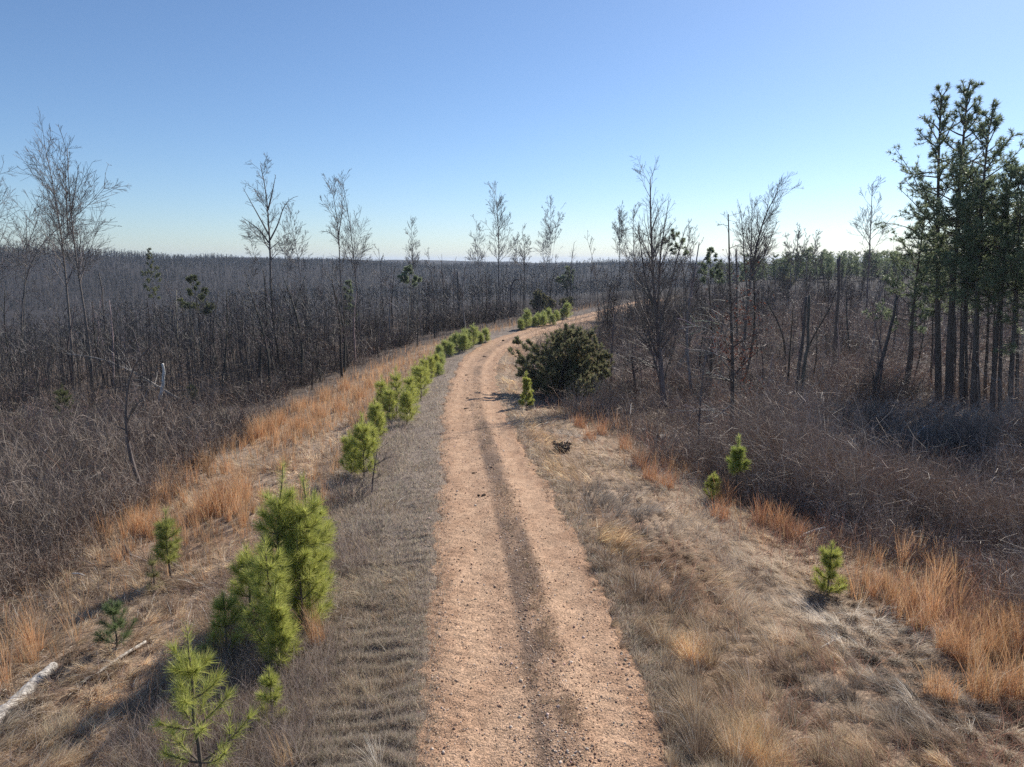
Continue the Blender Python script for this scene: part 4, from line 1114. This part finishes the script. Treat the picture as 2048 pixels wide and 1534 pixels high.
cedar('upright dark cedar beside the valley edge, left of the round bush cedar', 1078, 625, 588, 1.0, 503, n=7000, W=.09)
cedar('small round dark cedar bush behind the row of small pines', 1131, 618, 601, .9, 504, n=4000, W=.09)
cedar('lone dark cedar bush on the far hillside below the crest', 1572, 580, 563, 1.3, 505, n=4000, W=.11)
cedar('green cedar in the hollow between the bend and the broom crowned tree', 1100, 622, 602, .8, 506, n=4000, W=.09)

# ------------------------------------------------------------------ bushes, clumps of tall grass
def bush(label, u, v, h, w, seed, n=220, col=(.15, .12, .10), wpx=.4, name='leafless_shrub', cat='shrub', group=None, leaves=None):
    rng = np.random.default_rng(seed)
    b = hit(u, v)
    o = thing(name, label, cat, b, group)
    a = rng.uniform(0, 6.28, n); rr = np.sqrt(rng.random(n)) * w * .45
    st = np.stack((np.cos(a) * rr, np.sin(a) * rr, np.full(n, -.05)), -1)
    el = rng.uniform(.75, 1.5, n); az = a + rng.normal(size=n) * .6
    d = np.stack((np.cos(az) * np.cos(el), np.sin(az) * np.cos(el), np.sin(el)), -1)
    L = h * rng.uniform(.55, 1.15, n)
    P = [st]
    for k in range(5):
        P.append(P[-1] + d * (L / 5)[:, None]); d = nrm(d + rng.normal(size=(n, 3)) * .14)
    P = np.stack(P, 1)
    p_ = np.hypot(b[0], b[1]) / 682.
    R = np.maximum(.16 * p_ * wpx / .4, .004) * np.linspace(1.3, .6, 6)[None] * np.ones((n, 1))
    mb = MB(); tubes(mb, P, R, 3, vary(rng, col, n, .25), cap=False)
    P2, R2, _ = branch(rng, P, R, n * 5, (.25, 1), (25, 65), (.2, .45), 4, .02, .18, .8, .6, .11 * p_)
    tubes(mb, P2, R2, 3, vary(rng, np.array(col) * 1.1, n * 5, .25), cap=False)
    mb.build('stems', M_TWIG, o)
    if leaves:
        p, d = along(P2, 2, rng, .3, 1.)
        mb = MB(); needles(mb, rng, p, d, 2, .07, .05, [leaves, tuple(.7 * c for c in leaves)], (1, 1), 1.0, -.3)
        mb.build('leaves', M_LEAF, o)
    return o
B = bush
sh_group = 'leafless shrubs massed along the left of the orange grass'
for k, (u, v, h, w) in enumerate([(430, 880, 1.6, 3.), (520, 800, 1.9, 3.4), (600, 770, 2.0, 3.6), (660, 740, 2.0, 3.6), (730, 705, 2.1, 4.), (790, 690, 2.1, 4.), (850, 665, 2.3, 4.4), (910, 655, 2.2, 4.5), (960, 645, 2.2, 4.6), (480, 765, 2.2, 3.8), (560, 735, 2.4, 4.), (1000, 635, 2.3, 5.), (650, 700, 2.4, 4.2), (740, 670, 2.4, 4.4)]):
    B('dense leafless grey brown shrub in the thicket beyond the orange grass', u, v, h, w, 600 + k, 170, (.12, .097, .083), group=sh_group)
lf_group = 'tall twiggy shrubs in the near left brush'
for k, (u, v, h, w) in enumerate([(40, 900, 2.4, 3.), (110, 930, 2.3, 2.6), (170, 900, 2.2, 2.4), (215, 860, 2.0, 2.4), (60, 990, 1.7, 2.4), (150, 1010, 1.5, 2.2), (20, 820, 2.6, 3.2), (240, 940, 1.5, 2.0), (340, 920, 1.1, 2.2), (390, 900, 1.1, 2.2)]):
    B('twiggy reddish grey shrub crowding the slope left of the curved slim tree', u, v, h, w, 620 + k, 130, (.15, .115, .10), group=lf_group)
rt_group = 'tangled leafless shrubs on the right hand slope'
for k, (u, v, h, w) in enumerate([(1230, 800, 1.6, 3.), (1380, 800, 1.4, 2.6), (1540, 850, 1.3, 2.8), (1620, 900, 1.3, 2.6), (1700, 860, 1.4, 2.8), (1760, 950, 1.3, 2.4), (1850, 930, 1.4, 2.6), (1930, 990, 1.3, 2.4), (2000, 930, 1.5, 2.6), (1560, 960, 1.1, 2.2), (1680, 1010, 1.1, 2.2), (1800, 1060, 1.0, 2.0), (1900, 1090, 1.0, 2.0), (2010, 1080, 1.1, 2.0), (1500, 780, 1.5, 3.), (1650, 770, 1.6, 3.), (1770, 800, 1.6, 3.), (1225, 690, 2.2, 3.2), (1270, 660, 2.6, 4.), (1300, 640, 2.6, 4.2), (1350, 650, 2.4, 4.), (1235, 650, 2.4, 3.6), (1400, 740, 1.7, 3.4), (1560, 720, 1.7, 3.4), (1700, 710, 1.8, 3.4)]):
    B('low tangled leafless shrub in the dark brush of the right bank', u, v, h, w, 640 + k, 140, (.13, .11, .095), group=rt_group)
B('small dark leafy shrub standing alone on the tan right bank', 1122, 903, .40, .30, 670, 26, (.16, .13, .11), leaves=(.12, .09, .075))
B('sapling with a cluster of dead dark red leaves in the brush below the green pines', 1868, 960, 1.1, .9, 671, 60, (.10, .08, .07), leaves=(.14, .04, .03))
B('grey brown spindly shrub beside the dark leafless sapling', 700, 1000, .8, .8, 673, 70, (.2, .16, .14))

for k, (u, v, h, w) in enumerate([(1520, 900, .8, .8), (1640, 850, .9, .9), (1760, 900, .8, .8), (1600, 1010, .6, .7), (1950, 940, .9, .9), (1480, 820, .9, 1.), (90, 1010, .7, .8), (200, 960, .8, .9), (400, 940, .7, .8), (300, 880, .9, 1.), (30, 950, .9, 1.), (1720, 1010, .6, .7)]):
    B('low oak sprout still holding brown dead leaves among the bare brush', u, v, h, w, 680 + k, 22, (.13, .10, .085), group='brown leaved oak sprouts in the brush', leaves=[(.26, .13, .065), (.20, .10, .06), (.30, .17, .09)][k % 3], name='oak_sprout', cat='oak sprout')

def tuft(label, u, v, h, w, seed, n=160, W=.006, cols=None, wts=(4, 3, 2.4, 2, 1.2), lean=(0., 0.), group=None):
    rng = np.random.default_rng(seed)
    b = hit(u, v)
    mb = MB()
    a = rng.uniform(0, 6.28, n); rr = np.sqrt(rng.random(n)) * w
    x, y = np.cos(a) * rr, np.sin(a) * rr
    z = H(b[0] + x, b[1] + y) - b[2] - .02
    az = np.where(rng.random(n) < .6, np.arctan2(lean[0], lean[1]) if lean != (0., 0.) else rng.uniform(0, 6.28, n), rng.uniform(0, 6.28, n)) + rng.normal(size=n) * .4
    blades(mb, rng, x, y, z, h * rng.uniform(.45, 1.1, n), np.abs(rng.normal(size=n) * .13 + .07), az, rng.uniform(.1, .9, n), np.full(n, W), mixcol(rng, cols or ORANGE, wts, n, .2), 5)
    o = mb.build('grass_tuft', M_GRASS); o.location = b
    return tag(o, label, 'grass tuft', group)
TF = tuft
TF('tall orange grass tuft leaning beside the right foot of the foreground pine clump', 636, 1290, .75, .14, 700, 150, .0055, lean=(-.4, .2))
TF('arching straw coloured grass tuft right of the thin sapling pine', 575, 1540, .62, .12, 701, 60, .005, [(.80, .56, .34), (.74, .46, .24), (.84, .68, .46), (.6, .4, .22), (.76, .62, .46)], lean=(-.6, .1))
TF('loose orange grass tuft by the picture edge above the white log', 50, 1330, .7, .2, 702, 90, .0055, lean=(-.5, .2))
TF('pale feathery grass tuft in front of the white log', 120, 1465, .42, .25, 703, 260, .0045, [(.8, .66, .46), (.7, .57, .4), (.85, .74, .55), (.5, .4, .28), (.8, .66, .48)])
edge_group = 'orange grass tufts at the right picture edge'
for k, (u, v, h) in enumerate([(1960, 1400, 1.0), (2030, 1400, 1.05), (1900, 1310, .8), (1990, 1310, .95), (1840, 1260, .7), (2045, 1290, .9), (1935, 1330, .85), (1800, 1225, .55), (1880, 1400, .6)]):
    TF('upright orange brown grass tuft in the stand at the lower right of the bank', u, v, h, .22, 710 + k, 240, .006, group=edge_group)
ro_group = 'reddish grass tufts along the edge of the right brush'
for k, (u, v, h) in enumerate([(1440, 1040, .7), (1525, 1045, .75), (1560, 1060, .8), (1590, 1075, .55), (1250, 900, .8), (1280, 935, .8), (1205, 870, .7), (1160, 855, .7), (1330, 975, .6), (1450, 1010, .9), (1180, 880, .6), (1300, 960, .6)]):
    TF('reddish orange grass tuft where the right bank meets the brush', u, v, h, .26, 730 + k, 150, .010, [(.66, .33, .17), (.54, .26, .13), (.70, .43, .24), (.40, .20, .11), (.60, .42, .28)], group=ro_group)
lo_group = 'orange grass tufts left of the road'
for k, (u, v, h) in enumerate([(290, 1070, .8), (420, 1020, 1.0), (450, 1010, 1.1), (480, 1000, 1.1), (400, 1040, .7), (515, 880, 1.3), (540, 868, 1.3), (600, 860, .9), (640, 835, .9), (680, 822, .9), (720, 800, 1.), (650, 800, 1.), (690, 780, 1.0), (740, 775, 1.), (600, 820, .9), (560, 850, .9), (435, 1030, .9), (470, 1020, .9)]):
    TF('upright bright orange grass tuft in the strip between the brush and the young pines', u, v, h, .38, 750 + k, 240, .0125, group=lo_group)

# ------------------------------------------------------------------ scattered saplings (copies) and the far woods
rng = np.random.default_rng(900)
protos = []
for k in range(9):
    r_ = np.random.default_rng(910 + k)
    h = r_.uniform(6.5, 9.)
    o = thing('bare_sapling', 'slender leafless grey sapling crowded among others in the brushy hollow', 'sapling', (0, 0, 0), 'saplings in the hollow left of the road')
    lead = polyline([(0, 0, -.3), (r_.normal() * .25, r_.normal() * .25, h * .5), (r_.normal() * .6, r_.normal() * .6, h)], 10, r_, .02)[None]
    R = np.linspace(.095, .025, 10)[None]
    mb = MB(); tubes(mb, lead, R, 5, vary(r_, np.array(PALEBARK) * .8 if k in (2, 6, 7) else np.array(DARKBARK) * .75, 1, .15)); mb.build('trunk', M_BARK, o, True)
    mb = MB()
    for P, Rr, kk in bare_crown(r_, lead, R, 22 if k < 5 else 8, 60 if k < 5 else 14, 120 if k < 5 else 16, u1=(.35, 1), ang1=(22, 50), L1=(.10, .26), trop=.09, rmin=.010):
        tubes(mb, P, Rr, kk, vary(r_, np.array(GREYBARK) * 1.1, len(P), .15), cap=False)
    mb.build('branches', M_TWIG, o, True)
    protos.append(o)
spots = []
tries = 0
while len(spots) < 178 and tries < 20000:
    tries += 1
    u = rng.uniform(-60, 1180); v = 560 + 230 * rng.random() ** 1.3
    x, y = march(u, v, H0, 300)
    t = float(LAT(x, y)); bl = float(np.interp(y, BLY, BLT))
    if t < bl - 1.5 and 28 < y < 150: spots.append((x, y, 'L'))
tries = 0; nr = 0
while nr < 120 and tries < 20000:
    tries += 1
    u = rng.uniform(1180, 2100); v = 560 + 250 * rng.random() ** 1.2
    x, y = march(u, v, H0, 300)
    t = float(LAT(x, y))
    if t > 4.5 and 24 < y < 150: spots.append((x, y, 'R')); nr += 1
for k, (x, y, s_) in enumerate(spots):
    pr = protos[rng.integers(0, 9)]
    z = float(H(x, y))
    sc = (rng.uniform(.35, .85) if rng.random() < .75 else rng.uniform(.85, 1.2)) * (1 if s_ == 'L' else .9)
    lab, grp = ('slender leafless grey sapling crowded among others in the brushy hollow', 'saplings in the hollow left of the road') if s_ == 'L' else ('thin leafless sapling scattered over the brushy slope on the right', 'saplings on the right hand slope')
    if k < 9:
        pr = protos[k]; pr.location = (x, y, z); pr.rotation_euler = (0, 0, rng.uniform(0, 6.28)); pr.scale = (sc, sc, sc); pr['label'] = lab; pr['group'] = grp
    else:
        dup(pr, (x, y, z), rng.uniform(0, 6.28), (sc * 1.1, sc * 1.1, sc), lab, grp, rng.normal() * .06)

hp = []
for k in range(4):
    r_ = np.random.default_rng(960 + k)
    o = thing('small_bare_tree', 'small leafless tree with dense twiggy crown scattered between the cedar and the crest', 'tree', (0, 0, 0), 'small leafless trees on the hillside')
    L_ = []
    for j in range(3):
        a = r_.uniform(0, 6.28); sp_ = r_.uniform(.4, 1.3)
        L_.append(polyline([(0, 0, -.3), (np.cos(a) * .2, np.sin(a) * .2, 1.5), (np.cos(a) * sp_, np.sin(a) * sp_, r_.uniform(5, 7.5))], 10, r_, .03))
    P0 = np.array(L_); R0 = np.linspace(.085, .02, 10)[None] * np.ones((3, 1))
    mb = MB(); tubes(mb, P0, R0, 6, vary(r_, DARKBARK, 3, .1)); mb.build('trunk', M_BARK, o, True)
    mb = MB()
    for P, Rr, kk in bare_crown(r_, P0, R0, 60, 280, 800, u1=(.2, 1), ang1=(22, 50), L1=(.18, .36), trop=.10, rmin=.013):
        tubes(mb, P, Rr, kk, vary(r_, np.array(DARKBARK) * 1.3, len(P), .15), cap=False)
    mb.build('branches', M_TWIG, o, True)
    hp.append(o)
hs_ = [(1215, 690), (1255, 700), (1290, 690), (1350, 690), (1385, 660), (1410, 680), (1432, 650), (1462, 650), (1520, 660), (1545, 640), (1570, 630), (1612, 640), (1655, 640), (1700, 640), (1225, 640), (1395, 620), (1440, 610), (1560, 605), (1680, 610), (1715, 620), (1340, 740), (1420, 760)]
for k, (u, v) in enumerate(hs_):
    b = hit(u, v); sc = rng.uniform(.65, 1.0) * (.8 if v > 720 else 1)
    if k < 4: o = hp[k]; o.location = b; o.scale = (sc, sc, sc); o.rotation_euler = (0, 0, rng.uniform(0, 6.28))
    else: dup(hp[rng.integers(0, 4)], b, rng.uniform(0, 6.28), sc)

def woods(seed, n, y0, y1, lat, hmin, hmax, cond, cols, name, nbr=11, ntw=22, c0=.28):
    rng = np.random.default_rng(seed)
    x, y = scatter(rng, n, y0, y1, lat, 20, 1.0, 10.)
    t = LAT(x, y)
    keep = cond(x, y, t) & (rng.random(n) < .4 + .8 * fbm(x * .02, y * .02, 121, 3))
    x, y = x[keep], y[keep]; n = len(x)
    z = H0(x, y) - .3
    h = rng.uniform(hmin, hmax, n) * (.7 + .6 * fbm(x * .01, y * .01, 122, 3))
    p_ = np.hypot(x, y) / 682.
    k = np.linspace(0, 1, 4)
    lx = rng.normal(size=(n, 1)) * .05 * h[:, None]; ly = rng.normal(size=(n, 1)) * .05 * h[:, None]
    P = np.stack((x[:, None] + lx * k ** 1.5, y[:, None] + ly * k ** 1.5, z[:, None] + h[:, None] * k), -1)
    Wt = np.maximum(.05, .22 * p_)[:, None] * np.array([[1, .85, .6, .35]])
    mb = MB()
    c = mixcol(rng, cols, [1] * len(cols), n, .2)
    tubes(mb, P, Wt * .5, 3, c, cap=False)
    R = Wt * .5
    nb = n * nbr
    B1, R1, uu = branch(rng, P, R, nb, (c0, 1), (25, 60), (.14, .36), 4, .10, .12, .7, .5, .01, weight=np.full(n, 1 / n))
    pw = np.hypot(B1[:, 0, 0], B1[:, 0, 1]) / 682.
    ribbons(mb, B1, np.maximum(.02, .26 * pw)[:, None] * np.array([[1, .9, .75, .5]]), rng, vary(rng, cols[0], nb, .25))
    nb2 = n * ntw
    B2, R2, uu = branch(rng, B1, R1, nb2, (.2, 1), (25, 60), (.35, .75), 3, .08, .15, .7, .5, .01, weight=np.full(nb, 1 / nb))
    pw = np.hypot(B2[:, 0, 0], B2[:, 0, 1]) / 682.
    ribbons(mb, B2, np.maximum(.015, .24 * pw)[:, None] * np.array([[1, .85, .6]]), rng, vary(rng, cols[1], nb2, .25))
    mb.build(name, M_TWIG, kind='stuff')
WC = [(.070, .060, .055), (.088, .075, .069), (.050, .042, .038)]
def c_left(x, y, t):
    return (t < np.interp(y, BLY, BLT) - 4) & (np.hypot(x, y) > 42)
woods(931, 7000, 45, 700, 1.0, 3.5, 7.5, c_left, WC, 'far_woods')
def c_right(x, y, t):
    return (t > 8) & (y > 60) & (np.hypot(x, y) > 65)
def c_ridge(x, y, t):
    r = np.hypot(x, y)
    return (r > 420) & (r < 1050)
WC_ = [tuple(.55 * c for c in q) for q in WC]
def woods_far(seed, n):
    rng = np.random.default_rng(seed)
    a = rng.uniform(-.85, .85, n); r = rng.uniform(430, 1000, n)
    return r * np.sin(a), r * np.cos(a)
_sc = scatter
def scatter(rng, n, *a, **k): return woods_far(5, n)
woods(934, 26000, 0, 0, 0, 5, 9, c_ridge, WC_, 'ridge_woods', 8, 8, .06)
scatter = _sc
woods(932, 3200, 60, 320, 1.0, 2, 6, c_right, WC, 'hillside_saplings')

# row of far pines on the crest at the right
rng = np.random.default_rng(940)
pp = []
for k in range(4):
    r_ = np.random.default_rng(941 + k)
    o = thing('far_pine', 'dark green pine in the wall of pines along the crest on the right', 'pine tree', (0, 0, 0), 'pines along the far crest')
    h = 8.5
    mb = MB(); lead = np.array([[(0, 0, -.3), (0, 0, 4), (.1, 0, h)]]); tubes(mb, lead, np.array([[.14, .1, .03]]), 5, (.09, .075, .06)); mb.build('trunk', M_BARK, o, True)
    Bz, Rz, _ = branch(r_, lead, np.array([[.14, .1, .03]]), 90, (.08, 1), (45, 80), r_.uniform(.7, 2.4, 90), 4, .1, .1, .3, .5, .02)
    p, d = along(Bz, 5, r_, .3, 1.)
    mb = MB(); needles(mb, r_, p, nrm(d + np.array([0, 0, .4])), 5, .55, .13, DARKGREEN, (4, 3, 2, 1), .8, 0.); mb.build('needles', M_NEEDLE, o)
    pp.append(o)
k = 0; tries = 0
while k < 190 and tries < 5000:
    tries += 1
    u = rng.uniform(1400, 2100); y = rng.uniform(170, 240); x = (u - 1024) / FPX * y
    if float(LAT(x, y)) < -18: continue
    sc = rng.uniform(.55, .85)
    if k < 4: o = pp[k]; o.location = (x, y, float(H(x, y))); o.scale = (sc, sc, sc)
    else: dup(pp[rng.integers(0, 4)], (x, y, float(H(x, y))), rng.uniform(0, 6.28), sc)
    k += 1

# ------------------------------------------------------------------ haze
HAZE = 0.00016
m, nt, out = new_mat('haze_air')
pv = node(nt, 'ShaderNodeVolumePrincipled'); pv.inputs['Color'].default_value = (.72, .83, 1., 1); pv.inputs['Density'].default_value = HAZE; pv.inputs['Anisotropy'].default_value = .2
nt.links.new(pv.outputs[0], out.inputs['Volume'])
zlo = float(GZ.min()) - 1
bx = np.array([(sx * 9000, sy * 9000, zz) for zz in (zlo, 34.) for sx, sy in ((-1, -1), (1, -1), (1, 1), (-1, 1))], float)
mb = MB(); mb.add(bx, [(3, 2, 1, 0), (4, 5, 6, 7), (0, 1, 5, 4), (1, 2, 6, 5), (2, 3, 7, 6), (3, 0, 4, 7)])
mb.build('haze', m, kind='stuff')
